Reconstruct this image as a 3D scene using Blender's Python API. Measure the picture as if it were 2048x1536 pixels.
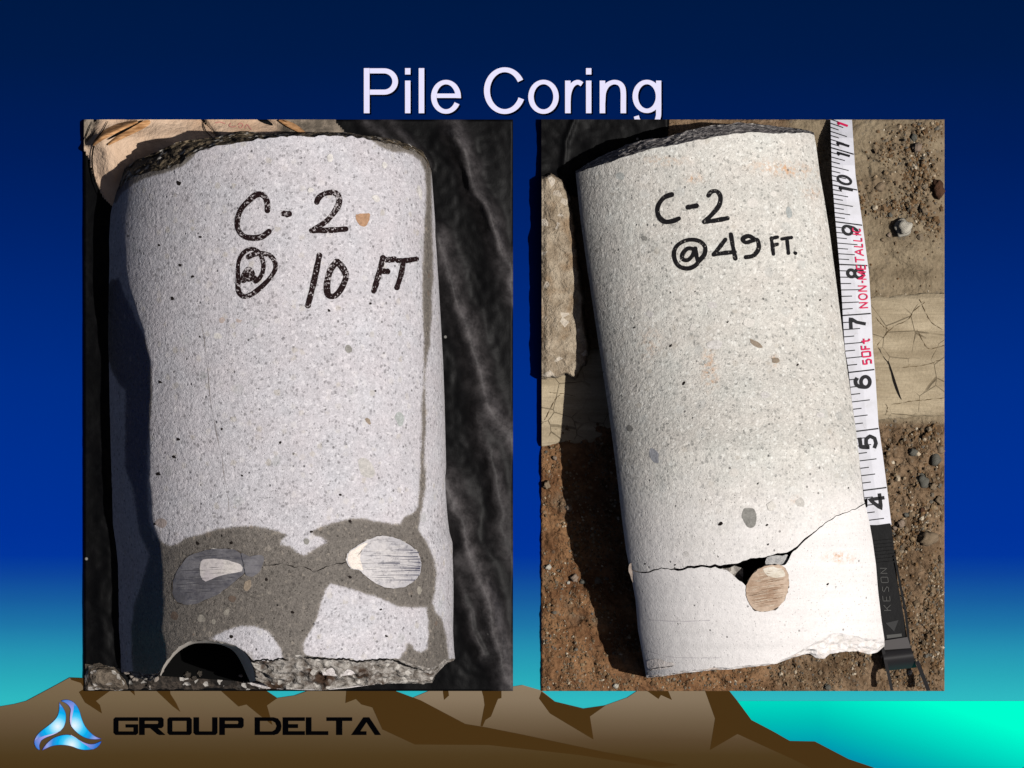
import bpy, math, random
import numpy as np
from mathutils import Vector, Matrix
from mathutils.geometry import tessellate_polygon

for o in list(bpy.data.objects):
    bpy.data.objects.remove(o)
scene = bpy.context.scene
COL = scene.collection
random.seed(7)
RNG = np.random.default_rng(11)

# ------------------------------------------------------------------ camera, sky, sun, exposure
S = 0.00025            # metres for one pixel of the 2048 px wide slide
D = 7680.0             # camera height above the board, in the same pixels (1.92 m)
cam = bpy.data.cameras.new("Camera")
cam.sensor_width = 36.0
cam.lens = 36.0 * D / 2048.0
cam.clip_start = 0.05
cam.clip_end = 100.0
camo = bpy.data.objects.new("Camera", cam)
camo.location = (0, 0, D * S)
camo.rotation_euler = (0, 0, 0)
COL.objects.link(camo)
scene.camera = camo

SUN_EL = math.radians(59)
hx, hy = 0.993, -0.118         # horizontal direction towards the sun (right of the slide)
world = bpy.data.worlds.new("World")
scene.world = world
world.use_nodes = True
wn = world.node_tree
wn.nodes.clear()
wo = wn.nodes.new("ShaderNodeOutputWorld")
bg = wn.nodes.new("ShaderNodeBackground")
sky = wn.nodes.new("ShaderNodeTexSky")
sky.sky_type = 'NISHITA'
sky.sun_disc = False
sky.sun_elevation = SUN_EL
sky.sun_rotation = math.atan2(hx, hy)
sky.air_density = 0.2
sky.dust_density = 1.5
sky.ozone_density = 0.0
bg.inputs[1].default_value = 0.07
wn.links.new(sky.outputs[0], bg.inputs[0])
wn.links.new(bg.outputs[0], wo.inputs[0])

sl = bpy.data.lights.new("Sun", 'SUN')
sl.energy = 5.0
sl.angle = math.radians(0.5)
sl.color = (1.0, 0.965, 0.92)
so = bpy.data.objects.new("Sun", sl)
sd = Vector((hx * math.cos(SUN_EL), hy * math.cos(SUN_EL), math.sin(SUN_EL)))
so.rotation_euler = sd.to_track_quat('Z', 'Y').to_euler()
so.location = sd * 3
COL.objects.link(so)

vs = scene.view_settings
vs.view_transform = 'Standard'
vs.look = 'None'
vs.gamma = 1.0
vs.exposure = -0.18
vs.use_curve_mapping = False
scene.cycles.max_bounces = 6
scene.cycles.diffuse_bounces = 0
ELIT = 1.24           # picture value of a white horizontal surface under this light

# ------------------------------------------------------------------ helpers
def V(px, py, z=0.0):
    k = S * (D - z) / D
    return ((px - 1024.0) * k, (768.0 - py) * k, z * S)

def Va(px, py, z):
    px = np.asarray(px, float); py = np.asarray(py, float); z = np.asarray(z, float) + 0 * px
    k = S * (D - z) / D
    return np.stack([(px - 1024.0) * k, (768.0 - py) * k, z * S], -1)

def lin(c):
    c = c / 255.0
    return c / 12.92 if c <= 0.04045 else ((c + 0.055) / 1.055) ** 2.4

def C(r, g, b):
    return (lin(r), lin(g), lin(b), 1.0)

def PR(r, g, b):                       # printed colour as it looks on the level, sunlit board
    return (min(lin(r) / (ELIT * 1.03), 0.93), min(lin(g) / ELIT, 0.93), min(lin(b) / (ELIT * 1.005), 0.93), 1.0)

def tag(o, label=None, cat=None, group=None, kind=None):
    if label: o["label"] = label
    if cat: o["category"] = cat
    if group: o["group"] = group
    if kind: o["kind"] = kind
    return o

def empty(name, px, py, z, label, cat, group=None):
    e = bpy.data.objects.new(name, None)
    e.empty_display_size = 0.01
    e.location = V(px, py, z)
    COL.objects.link(e)
    return tag(e, label, cat, group)

def root_loc(p):
    m = Vector(p.location)
    while p.parent is not None:
        p = p.parent
        m = Vector(p.location)
    return m

def mesh_obj(name, verts, faces, mat, parent=None, smooth=False, attrs=None):
    me = bpy.data.meshes.new(name)
    me.from_pydata([tuple(v) for v in verts], [], [tuple(int(i) for i in f) for f in faces])
    me.update()
    if smooth:
        me.polygons.foreach_set("use_smooth", [True] * len(me.polygons))
    if attrs:
        for k, a in attrs.items():
            at = me.attributes.new(k, 'FLOAT', 'POINT')
            at.data.foreach_set("value", np.asarray(a, np.float32).ravel())
    if mat: me.materials.append(mat)
    o = bpy.data.objects.new(name, me)
    COL.objects.link(o)
    if parent is not None:
        o.parent = parent
        if parent.type == 'EMPTY':
            o.matrix_parent_inverse = Matrix.Translation(-Vector(parent.location))
    return o

class MB:
    def __init__(s): s.v = []; s.f = []
    def add(s, v, f):
        n = len(s.v); s.v += [tuple(x) for x in v]; s.f += [tuple(i + n for i in q) for q in f]
    def build(s, name, mat, parent=None, smooth=False):
        return mesh_obj(name, s.v, s.f, mat, parent, smooth)

def panel_geo(pts, z0, z1, holes=()):
    loops = [list(pts)] + [list(h) for h in holes]
    flat = [p for l in loops for p in l]
    n = len(flat)
    tris = tessellate_polygon([[Vector((p[0], -p[1], 0)) for p in l] for l in loops])
    v = [V(p[0], p[1], z1) for p in flat] + [V(p[0], p[1], z0) for p in flat]
    f = []
    for a, b, c in tris:
        pa, pb, pc = flat[a], flat[b], flat[c]
        cr = (pb[0] - pa[0]) * -(pc[1] - pa[1]) + (pb[1] - pa[1]) * (pc[0] - pa[0])
        t = (a, b, c) if cr > 0 else (a, c, b)
        f.append(t); f.append((t[0] + n, t[2] + n, t[1] + n))
    s = 0
    for l in loops:
        m = len(l)
        for i in range(m):
            j = (i + 1) % m
            f.append((s + i, s + i + n, s + j + n, s + j))
        s += m
    return v, f

def panel(name, pts, z0, z1, mat, parent=None, holes=()):
    v, f = panel_geo(pts, z0, z1, holes)
    return mesh_obj(name, v, f, mat, parent)

def smooth_path(pts, n=6, closed=False):
    P = [np.array(p, float) for p in pts]
    if len(P) < 3 and not closed:
        return [P[0] + (P[1] - P[0]) * t for t in np.linspace(0, 1, n + 1)]
    out = []
    m = len(P)
    for i in range(m if closed else m - 1):
        g = (lambda k: P[k % m]) if closed else (lambda k: P[min(max(k, 0), m - 1)])
        p0, p1, p2, p3 = g(i - 1), g(i), g(i + 1), g(i + 2)
        for t in np.arange(n) / n:
            out.append(0.5 * ((2 * p1) + (-p0 + p2) * t + (2 * p0 - 5 * p1 + 4 * p2 - p3) * t * t + (-p0 + 3 * p1 - 3 * p2 + p3) * t ** 3))
    if not closed: out.append(P[-1])
    return out

def ribbon_geo(path, w, hfn, eps, cap='butt', nw=2, wv=None, closed=False):
    """flat stroke along path; w(i,t) full width in px (or number); wv = width where the stroke runs vertically"""
    P = np.array(path, float)
    n = len(P)
    if closed: T = np.roll(P, -1, 0) - np.roll(P, 1, 0)
    else: T = np.gradient(P, axis=0)
    T /= np.maximum(np.linalg.norm(T, axis=1, keepdims=True), 1e-6)
    N = np.stack([-T[:, 1], T[:, 0]], 1)
    if callable(w): W = np.array([w(i / (n - 1)) for i in range(n)])
    else: W = np.full(n, float(w))
    if wv is not None:
        W = np.sqrt((W * T[:, 0]) ** 2 + (wv * T[:, 1]) ** 2)
    rows = []
    if cap == 'round':
        for a in (80, 60, 35, 15):
            a = math.radians(a)
            rows.append((P[0] - T[0] * W[0] / 2 * math.sin(a), N[0], W[0] * math.cos(a)))
    for i in range(n): rows.append((P[i], N[i], W[i]))
    if cap == 'round':
        for a in (15, 35, 60, 80):
            a = math.radians(a)
            rows.append((P[-1] + T[-1] * W[-1] / 2 * math.sin(a), N[-1], W[-1] * math.cos(a)))
    v = []; f = []
    for p, nn, ww in rows:
        for k in range(nw + 1):
            q = p + nn * ww * (k / nw - 0.5)
            v.append(V(q[0], q[1], hfn(q[0], q[1]) + eps))
    m = len(rows)
    for i in range(m if closed else m - 1):
        j = (i + 1) % m
        for k in range(nw):
            a = i * (nw + 1) + k; b = j * (nw + 1) + k
            f.append((a, a + 1, b + 1, b))
    return v, f

def thick_ribbon(path, w, z0, z1, wv=None, closed=False):
    v1, f1 = ribbon_geo(path, w, lambda x, y: z1, 0, nw=1, wv=wv, closed=closed)
    v0, f0 = ribbon_geo(path, w, lambda x, y: z0, 0, nw=1, wv=wv, closed=closed)
    n = len(v1); m = n // 2
    f = list(f1)
    rng = range(m) if closed else range(m - 1)
    for i in rng:
        j = (i + 1) % m
        f.append((2 * i, 2 * j, 2 * j + n, 2 * i + n))
        f.append((2 * i + 1, 2 * i + 1 + n, 2 * j + 1 + n, 2 * j + 1))
    if not closed:
        f.append((0, n, n + 1, 1)); f.append((2 * m - 2, 2 * m - 1, 2 * m - 1 + n, 2 * m - 2 + n))
    return v1 + v0, f

# ---- numpy noise
def _hash(ix, iy, seed):
    h = (ix.astype(np.int64) * 374761393 + iy.astype(np.int64) * 668265263 + seed * 1442695041) & 0x7fffffff
    h = ((h ^ (h >> 13)) * 1274126177) & 0x7fffffff
    return ((h ^ (h >> 16)) & 0xffff) / 65535.0

def vnoise(x, y, seed=0):
    x = np.asarray(x, float); y = np.asarray(y, float)
    ix = np.floor(x); iy = np.floor(y); fx = x - ix; fy = y - iy
    fx = fx * fx * (3 - 2 * fx); fy = fy * fy * (3 - 2 * fy)
    a = _hash(ix, iy, seed); b = _hash(ix + 1, iy, seed); c = _hash(ix, iy + 1, seed); d = _hash(ix + 1, iy + 1, seed)
    return (a * (1 - fx) + b * fx) * (1 - fy) + (c * (1 - fx) + d * fx) * fy

def fbm(x, y, seed=0, octv=4):
    t = 0; a = 0.5; s = 0
    for i in range(octv):
        t = t + a * vnoise(np.asarray(x) * 2 ** i, np.asarray(y) * 2 ** i, seed + i * 17); s += a; a *= 0.5
    return t / s

def sdf(poly, x, y):
    """signed distance, positive inside"""
    x = np.asarray(x, float); y = np.asarray(y, float)
    d = np.full(x.shape, 1e9); ins = np.zeros(x.shape, bool)
    n = len(poly)
    for i in range(n):
        x0, y0 = poly[i]; x1, y1 = poly[(i + 1) % n]
        ex, ey = x1 - x0, y1 - y0
        L = ex * ex + ey * ey + 1e-9
        t = np.clip(((x - x0) * ex + (y - y0) * ey) / L, 0, 1)
        d = np.minimum(d, np.hypot(x - x0 - t * ex, y - y0 - t * ey))
        if y0 != y1:
            c = ((y0 > y) != (y1 > y)) & (x < ex * (y - y0) / (y1 - y0) + x0)
            ins ^= c
    return np.where(ins, d, -d)

def line_dist(pl, x, y):
    d = np.full(np.shape(x), 1e9)
    for (x0, y0), (x1, y1) in zip(pl[:-1], pl[1:]):
        ex, ey = x1 - x0, y1 - y0
        t = np.clip(((x - x0) * ex + (y - y0) * ey) / (ex * ex + ey * ey + 1e-9), 0, 1)
        d = np.minimum(d, np.hypot(x - x0 - t * ex, y - y0 - t * ey))
    return d

def itp(pl, q):
    a = np.array(pl, float)
    return np.interp(q, a[:, 0], a[:, 1])

def sstep(a, b, x):
    t = np.clip((x - a) / (b - a), 0, 1)
    return t * t * (3 - 2 * t)

# ------------------------------------------------------------------ node helper
class NT:
    def __init__(s, name, rough=0.85, spec=0.3):
        s.m = bpy.data.materials.new(name); s.m.use_nodes = True
        s.t = s.m.node_tree; s.t.nodes.clear()
        s.out = s.t.nodes.new("ShaderNodeOutputMaterial")
        s.b = s.t.nodes.new("ShaderNodeBsdfPrincipled")
        s.t.links.new(s.b.outputs[0], s.out.inputs[0])
        s.b.inputs['Roughness'].default_value = rough
        s.b.inputs['Specular IOR Level'].default_value = spec
        s.co = s.t.nodes.new("ShaderNodeTexCoord").outputs['Object']
    def n(s, t, **kw):
        x = s.t.nodes.new(t)
        for k, v in kw.items(): setattr(x, k, v)
        return x
    def put(s, sock, v):
        if isinstance(v, bpy.types.NodeSocket): s.t.links.new(v, sock)
        elif v is not None: sock.default_value = v
    def noise(s, scale, detail=2.0, rough=0.5, vec=None, dist=0.0):
        x = s.n("ShaderNodeTexNoise"); s.put(x.inputs['Vector'], vec or s.co)
        x.inputs['Scale'].default_value = scale; x.inputs['Detail'].default_value = detail
        x.inputs['Roughness'].default_value = rough; x.inputs['Distortion'].default_value = dist
        return x.outputs[0]
    def vor(s, scale, vec=None, feat='F1', rnd=1.0):
        x = s.n("ShaderNodeTexVoronoi", feature=feat); s.put(x.inputs['Vector'], vec or s.co)
        x.inputs['Scale'].default_value = scale; x.inputs['Randomness'].default_value = rnd
        return x
    def math(s, op, a, b=None, c=None):
        x = s.n("ShaderNodeMath", operation=op)
        s.put(x.inputs[0], a); s.put(x.inputs[1], b)
        if c is not None: s.put(x.inputs[2], c)
        return x.outputs[0]
    def step(s, v, a, b):
        x = s.n("ShaderNodeMapRange", interpolation_type='SMOOTHSTEP')
        s.put(x.inputs[0], v); x.inputs[1].default_value = a; x.inputs[2].default_value = b
        return x.outputs[0]
    def mix(s, f, a, b, mode='MIX'):
        x = s.n("ShaderNodeMix", data_type='RGBA', blend_type=mode)
        s.put(x.inputs[0], f); s.put(x.inputs[6], a); s.put(x.inputs[7], b)
        return x.outputs[2]
    def ramp(s, v, stops, interp='LINEAR'):
        x = s.n("ShaderNodeValToRGB"); s.put(x.inputs[0], v)
        cr = x.color_ramp; cr.interpolation = interp
        while len(cr.elements) < len(stops): cr.elements.new(0.5)
        for e, (p, c) in zip(cr.elements, stops): e.position = p; e.color = c
        return x.outputs[0]
    def sep(s, v, k):
        x = s.n("ShaderNodeSeparateXYZ"); s.put(x.inputs[0], v); return x.outputs[k]
    def sepc(s, v, k):
        x = s.n("ShaderNodeSeparateColor"); s.put(x.inputs[0], v); return x.outputs[k]
    def attr(s, name):
        return s.n("ShaderNodeAttribute", attribute_name=name).outputs['Fac']
    def stretch(s, sx, sy, sz=1.0, rot=0.0):
        x = s.n("ShaderNodeMapping"); s.put(x.inputs[0], s.co)
        x.inputs['Rotation'].default_value = (0, 0, rot)
        x.inputs['Scale'].default_value = (sx, sy, sz); return x.outputs[0]
    def gain(s, col, v):
        x = s.n("ShaderNodeVectorMath", operation='SCALE'); s.put(x.inputs[0], tuple(col[:3]) if isinstance(col, tuple) else col); s.put(x.inputs[3], v)
        return x.outputs[0]
    def bump(s, h, strength=0.5, dist=0.0005, prev=None):
        x = s.n("ShaderNodeBump"); s.put(x.inputs['Height'], h)
        x.inputs['Strength'].default_value = strength; x.inputs['Distance'].default_value = dist
        if prev is not None: s.put(x.inputs['Normal'], prev)
        return x.outputs[0]
    def done(s, col=None, rough=None, normal=None, metal=None):
        if col is not None: s.put(s.b.inputs['Base Color'], col)
        if rough is not None: s.put(s.b.inputs['Roughness'], rough)
        if normal is not None: s.put(s.b.inputs['Normal'], normal)
        if metal is not None: s.put(s.b.inputs['Metallic'], metal)
        return s.m

def flat_mat(name, col, rough=0.9, spec=0.0):
    m = NT(name, rough, spec); return m.done(col)

def print_gradient(name, stops, axis='y'):
    """printed vertical gradient; stops = (pixel row, r, g, b)"""
    m = NT(name, 0.95, 0.0)
    y = m.sep(m.co, 1)
    y0 = stops[0][0]; y1 = stops[-1][0]
    t = m.n("ShaderNodeMapRange"); m.put(t.inputs[0], y)
    t.inputs[1].default_value = (768 - y0) * S; t.inputs[2].default_value = (768 - y1) * S
    col = m.ramp(t.outputs[0], [((p - y0) / (y1 - y0), PR(r, g, b)) for p, r, g, b in stops])
    return m.done(col)

# ------------------------------------------------------------------ the slide board, its water and mountains
board_mat = print_gradient("board_print", [(0, 0, 25, 69), (110, 0, 26, 74), (300, 0, 29, 92), (450, 0, 34, 108), (600, 0, 40, 124),
                                           (760, 0, 45, 138), (900, 0, 47, 146), (1060, 0, 49, 154), (1110, 1, 52, 157), (1150, 12, 68, 156), (1200, 22, 92, 160),
                                           (1250, 29, 116, 168), (1300, 36, 144, 178), (1350, 40, 164, 184), (1402, 46, 183, 193), (1536, 46, 188, 196)])
b = panel("display_board", [(-900, -700), (2950, -700), (2950, 2240), (-900, 2240)], -40, 0, board_mat)
tag(b, "blue gradient slide board shading from navy to turquoise behind everything", "board", kind="structure")

wm = NT("water_print", 0.95, 0.0)
wx = wm.sep(wm.co, 0); wy = wm.sep(wm.co, 1)
# lighter towards the upper right, blue towards the foot of the mountain
ax = wm.math('MULTIPLY', wm.math('SUBTRACT', wx, (1640 - 1024) * S), 1.0 / (420 * S))
ay = wm.math('MULTIPLY', wm.math('SUBTRACT', wy, (768 - 1545) * S), 1.0 / (150 * S))
ax = wm.math('MAXIMUM', ax, 0.0)
wt = wm.math('ADD', wm.math('MULTIPLY', ax, 0.62), wm.math('MULTIPLY', ay, 0.72))
wcol = wm.ramp(wt, [(0.0, PR(0, 118, 172)), (0.25, PR(0, 150, 176)), (0.5, PR(0, 188, 182)), (0.75, PR(0, 222, 196)), (1.0, PR(0, 252, 207))])
water = panel("water", [(1440, 1402), (2300, 1402), (2300, 1620), (1440, 1620)], 0, 1.0, wm.done(wcol))
tag(water, "turquoise water panel at the lower right below the mountain slope", "water", kind="structure")

light_front = print_gradient("mountain_print_front", [(1350, 122, 103, 80), (1400, 112, 95, 72), (1440, 99, 81, 60), (1480, 84, 67, 44), (1510, 76, 58, 32), (1540, 72, 53, 27)])
light_rear = print_gradient("mountain_print_rear", [(1370, 138, 121, 100), (1400, 131, 114, 94), (1440, 110, 93, 73), (1480, 88, 70, 49), (1510, 76, 58, 32), (1540, 72, 53, 27)])
dark_slope = flat_mat("slope_print", PR(70, 49, 22))

rear = panel("mountain", [(827, 1395), (855, 1383), (940, 1350), (1010, 1377), (1027, 1373), (1045, 1370), (1083, 1381), (1110, 1403), (1168, 1417),
              (1210, 1411), (1255, 1395), (1273, 1383), (1350, 1340), (1440, 1350), (1458, 1382), (1475, 1402), (1503, 1440), (1545, 1462),
              (1580, 1482), (1630, 1483), (1697, 1518), (1750, 1536), (1860, 1575), (1860, 1700), (900, 1700), (860, 1430)], 1.2, 2.2, light_rear)
tag(rear, "pale brown mountain silhouette rising beside the turquoise water", "mountain", "mountain silhouettes along the slide's foot")
front = panel("mountain", [(-700, 1500), (-300, 1380), (0, 1413), (30, 1408), (53, 1402), (113, 1370), (140, 1355), (185, 1358), (300, 1340), (500, 1362), (535, 1383), (555, 1396),
               (590, 1391), (612, 1383), (660, 1360), (740, 1360), (791, 1383), (827, 1395), (842, 1401), (931, 1448), (974, 1455), (1049, 1470),
               (1213, 1505), (1357, 1530), (1500, 1560), (1500, 1720), (-700, 1720)], 2.6, 3.4, light_front)
tag(front, "brown mountain silhouette carrying the company logo and lettering", "mountain", "mountain silhouettes along the slide's foot")
F_front = [[(140, 1355), (185, 1357), (185, 1378), (168, 1376), (162, 1366), (143, 1360)],
           [(158, 1384), (168, 1378), (225, 1378), (192, 1402), (200, 1410), (204, 1427), (170, 1405)],
           [(256, 1378), (268, 1378), (270, 1391)],
           [(309, 1378), (340, 1378), (341, 1388), (352, 1405), (361, 1424), (345, 1412)],
           [(438, 1378), (528, 1378), (555, 1396), (534, 1411), (545, 1450), (520, 1431), (493, 1409), (477, 1413)],
           [(693, 1378), (781, 1378), (842, 1401), (931, 1448), (974, 1455), (1049, 1470), (1213, 1505), (1357, 1530), (1320, 1535), (1158, 1510),
            (977, 1490), (830, 1489), (765, 1459), (745, 1415), (723, 1409), (712, 1398), (691, 1406)]]
F_rear = [[(962, 1376), (1003, 1376), (1003, 1396), (996, 1398), (982, 1433), (971, 1440), (965, 1453), (961, 1452), (969, 1410), (967, 1394)],
          [(885, 1376), (896, 1376), (898, 1391), (888, 1400)],
          [(1083, 1383), (1110, 1403), (1168, 1417), (1211, 1411), (1180, 1433), (1187, 1479), (1100, 1427), (1078, 1397)],
          [(1286, 1376), (1334, 1376), (1344, 1400), (1322, 1390), (1317, 1398)],
          [(1408, 1376), (1454, 1376), (1475, 1402), (1503, 1440), (1545, 1462), (1580, 1482), (1630, 1483), (1697, 1518), (1750, 1536), (1800, 1554),
           (1660, 1554), (1585, 1518), (1545, 1500), (1475, 1468), (1420, 1500), (1430, 1437)]]
for p in F_front: panel("shaded_slope", p, 3.45, 4.1, dark_slope, front)
for p in F_rear: panel("shaded_slope", p, 2.25, 2.5, dark_slope, rear)

# ------------------------------------------------------------------ title lettering
title_mat = flat_mat("title_print", PR(230, 226, 255))
title_shadow = flat_mat("title_shadow_print", PR(2, 5, 20))
title = empty("title_lettering", 1024, 190, 0, "large pale lavender title lettering reading Pile Coring at the top", "lettering")

def ell(cx, cy, rx, ry, a0, a1, n=40):
    return [(cx + rx * math.cos(math.radians(a)), cy - ry * math.sin(math.radians(a))) for a in np.linspace(a0, a1, n)]
WH, WV = 9.5, 11.7
GL = []   # list of letters: list of (path, w, wv, closed)
def seg(x0, y0, x1, y1, n=2): return [(x0 + (x1 - x0) * t, y0 + (y1 - y0) * t) for t in np.linspace(0, 1, n)]
GL.append([(seg(733.4, 136.3, 733.4, 226.4), 12.2, None, 0),
           (seg(739.5, 141.7, 766, 141.7, 4) + ell(768, 163, 22.4, 21.3, 88, -88, 26) + seg(766, 184.3, 739.5, 184.3, 4), 10.8, 12.2, 0)])
GL.append([(seg(815.5, 161.2, 815.5, 226.4), 11.6, None, 0), (seg(815.5, 136.3, 815.5, 149), 11.6, None, 0)])
GL.append([(seg(843, 136.3, 843, 226.4), 11.9, None, 0)])
GL.append([(ell(892, 193.6, 24.4, 29.4, -5, 334, 60), WH, WV, 0), (seg(873.4, 191.5, 916, 191.5), 9.4, None, 0)])
GL.append([(ell(1009.5, 181.3, 35.6, 41.8, 28, 338, 70), 10.4, 12.8, 0)])
GL.append([(ell(1087, 193.6, 25.0, 29.6, 0, 360, 73)[:-1], WH, WV, 1)])
GL.append([(seg(1135.7, 161.2, 1135.7, 226.4), 11.8, None, 0), (smooth_path([(1136.2, 205), (1137.5, 188), (1142, 174.5), (1149, 166.5), (1157, 164.6), (1164, 168.5)], 6), 10.0, 10.6, 0)])
GL.append([(seg(1177.4, 161.2, 1177.4, 226.4), 11.5, None, 0), (seg(1177.4, 136.3, 1177.4, 149), 11.5, None, 0)])
GL.append([(seg(1204.9, 161.2, 1204.9, 226.4), 11.8, None, 0),
           (smooth_path([(1205.2, 205), (1206.5, 186), (1211.5, 174), (1219, 167), (1229, 164.2), (1239, 167), (1245, 175), (1246.7, 187), (1246.7, 207), (1246.7, 226.4)], 6), WH, 11.8, 0)])
GL.append([(ell(1293.8, 192.8, 23.2, 28.8, 0, 360, 73)[:-1], WH, 11.8, 1),
           (smooth_path([(1317.3, 161.2), (1317.3, 190), (1317.3, 220), (1316.4, 234), (1311, 244.5), (1297, 249), (1283, 246.5), (1275.5, 240), (1272.6, 232)], 7), WH, 11.2, 0)])
for gl in GL:
    mb = MB(); ms = MB()
    for q, (path, w, wv, cl) in enumerate(gl):
        mb.add(*thick_ribbon(path, w * 0.94, 0.4, 1.6 + 0.02 * q, None if wv is None else wv * 0.94, bool(cl)))
        ms.add(*thick_ribbon([(x + 2.8, y + 2.8) for x, y in path], w + 0.6, 0.05, 0.25 + 0.02 * q, None if wv is None else wv + 0.6, bool(cl)))
    l = mb.build("letter", title_mat, title)
    ms.build("letter_drop_shadow", title_shadow, l)  # the title's drop shadow, drawn as a dark offset copy

# ------------------------------------------------------------------ company lettering and emblem
ink_mat = flat_mat("lettering_print", PR(4, 4, 6))
comp = empty("company_lettering", 495, 1470, 4, "black square-cut lettering reading GROUP DELTA beside the blue emblem", "lettering")
y0, y1 = 1434.7, 1470.1
LET = [([(276.5, y0), (231, y0), (227.3, 1438.5), (227.3, 1466), (231.5, y1), (272, y1), (276.5, 1466.5), (276.5, 1448.7), (251.5, 1448.7), (251.5, 1455.2),
         (267.4, 1455.2), (267.4, 1462.9), (237.2, 1462.9), (237.2, 1442), (276.5, 1442)], []),
       ([(278.6, y0), (324, y0), (327.4, 1438), (327.4, 1452.5), (323.5, 1456.4), (316, 1456.4), (331.5, y1), (318, y1), (314.5, 1468.5), (300.5, 1456.4),
         (289.6, 1456.4), (289.6, y1), (278.6, y1)], [[(289.6, 1442), (315.8, 1442), (317, 1443.5), (317, 1446.5), (315.5, 1448), (289.6, 1448)]]),
       ([(339, y0), (380, y0), (383.7, 1438.5), (383.7, 1466), (380, y1), (339, y1), (335.3, 1466), (335.3, 1438.5)], [[(344.9, 1442), (373.7, 1442), (373.7, 1462.9), (344.9, 1462.9)]]),
       ([(387.4, y0), (398.3, y0), (398.3, 1462.9), (424.8, 1462.9), (424.8, y0), (435.1, y0), (435.1, 1466), (431, y1), (391.5, y1), (387.4, 1466)], []),
       ([(439, y0), (484, y0), (487.5, 1438), (487.5, 1452.5), (484, 1456.4), (449.9, 1456.4), (449.9, y1), (439, y1)], [[(450, 1442), (476, 1442), (477.2, 1443.5), (477.2, 1446.5), (476, 1448), (450, 1448)]]),
       ([(509.8, y0), (548, y0), (556, 1437), (561.5, 1444), (563.2, 1452.4), (561.5, 1461), (556, 1467.8), (548, y1), (509.8, y1)],
        [[(520, 1442), (545, 1442), (551, 1445.5), (553.7, 1452.4), (551, 1459.5), (545, 1462.9), (520, 1462.9)]]),
       ([(565.8, y0), (609.9, y0), (609.9, 1442), (576.7, 1442), (576.7, 1448.4), (596.2, 1448.4), (596.2, 1456.2), (576.7, 1456.2), (576.7, 1462.5), (609.9, 1462.5), (609.9, y1), (565.8, y1)], []),
       ([(612.2, y0), (623.1, y0), (623.1, 1462.5), (656.7, 1462.5), (656.7, y1), (612.2, y1)], []),
       ([(653.3, y0), (704.5, y0), (704.5, 1442), (684.7, 1442), (684.7, y1), (672.7, y1), (672.7, 1442), (653.3, 1442)], []),
       ([(702.8, y1), (727.2, y0), (738.8, y0), (762.3, y1), (750.1, y1), (733.1, 1444.2), (720.8, 1462.7), (733.1, 1462.7), (733.1, y1)], [])]
for pts, holes in LET: panel("letter", pts, 4.15, 4.9, ink_mat, comp, holes)

emb = empty("logo_emblem", 137, 1470, 4, "blue three-bladed glossy swirl emblem left of the company lettering", "logo")
def lg(L): return [(40 + x / 10.24, 1380 + y / 10.24) for x, y in L]
def dist_mat(name, cx, cy, stops, rmax):
    m = NT(name, 0.95, 0.0)
    vm = m.n("ShaderNodeVectorMath", operation='DISTANCE'); m.put(vm.inputs[0], m.co)
    vm.inputs[1].default_value = V(cx, cy, 6)
    t = m.math('DIVIDE', vm.outputs['Value'], rmax * S)
    return m.done(m.ramp(t, [(p, PR(*c)) for p, c in stops]))
HOT = [(0.0, (235, 245, 255)), (0.12, (190, 232, 252)), (0.3, (70, 200, 248)), (0.45, (0, 172, 238)), (0.62, (40, 140, 220)), (0.8, (150, 160, 225)), (1.0, (70, 60, 170))]
FOLD = [(0.0, (205, 200, 240)), (0.4, (150, 150, 222)), (0.7, (40, 120, 210)), (1.0, (70, 40, 160))]
blades = [
 ([(805, 250), (830, 285), (880, 350), (930, 450), (945, 540), (935, 660), (900, 760), (845, 825), (770, 880), (660, 930), (540, 975), (450, 1030), (415, 1080), (400, 1150), (408, 1220), (375, 1225), (320, 1170), (288, 1090), (300, 1010), (350, 920), (440, 830), (560, 740), (680, 640), (760, 540), (795, 430), (800, 330)],
  [(845, 825), (770, 880), (660, 930), (540, 975), (450, 1030), (415, 1090), (400, 1150), (408, 1220), (375, 1225), (320, 1170), (290, 1080), (330, 1010), (400, 965), (520, 925), (680, 885)], (770, 750), (700, 900)),
 ([(840, 225), (900, 200), (990, 200), (1080, 235), (1160, 310), (1220, 420), (1260, 560), (1310, 690), (1380, 800), (1480, 900), (1570, 960), (1670, 1000), (1560, 1015), (1420, 1005), (1290, 960), (1170, 880), (1080, 790), (1030, 710), (1015, 610), (1025, 480), (1030, 390), (990, 320), (920, 265)],
  [(840, 225), (900, 200), (990, 200), (1080, 235), (1110, 300), (1100, 420), (1075, 560), (1060, 700), (1060, 760), (1030, 710), (1015, 610), (1025, 480), (1030, 390), (990, 320), (920, 265)], (1110, 730), (1050, 640)),
 ([(455, 1235), (500, 1150), (570, 1070), (670, 990), (790, 940), (910, 915), (1030, 920), (1130, 965), (1250, 1040), (1350, 1085), (1440, 1105), (1540, 1095), (1660, 1045), (1655, 1090), (1610, 1150), (1540, 1200), (1440, 1225), (1300, 1230), (1180, 1205), (1060, 1160), (930, 1135), (790, 1130), (660, 1150), (560, 1190)],
  [(1030, 920), (1130, 965), (1250, 1040), (1350, 1085), (1440, 1105), (1540, 1095), (1660, 1045), (1655, 1090), (1610, 1150), (1540, 1200), (1480, 1220), (1380, 1160), (1260, 1080), (1150, 990)], (1060, 1130), (1130, 960))]
rim_mat = flat_mat("emblem_outline", PR(26, 44, 120))
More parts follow.
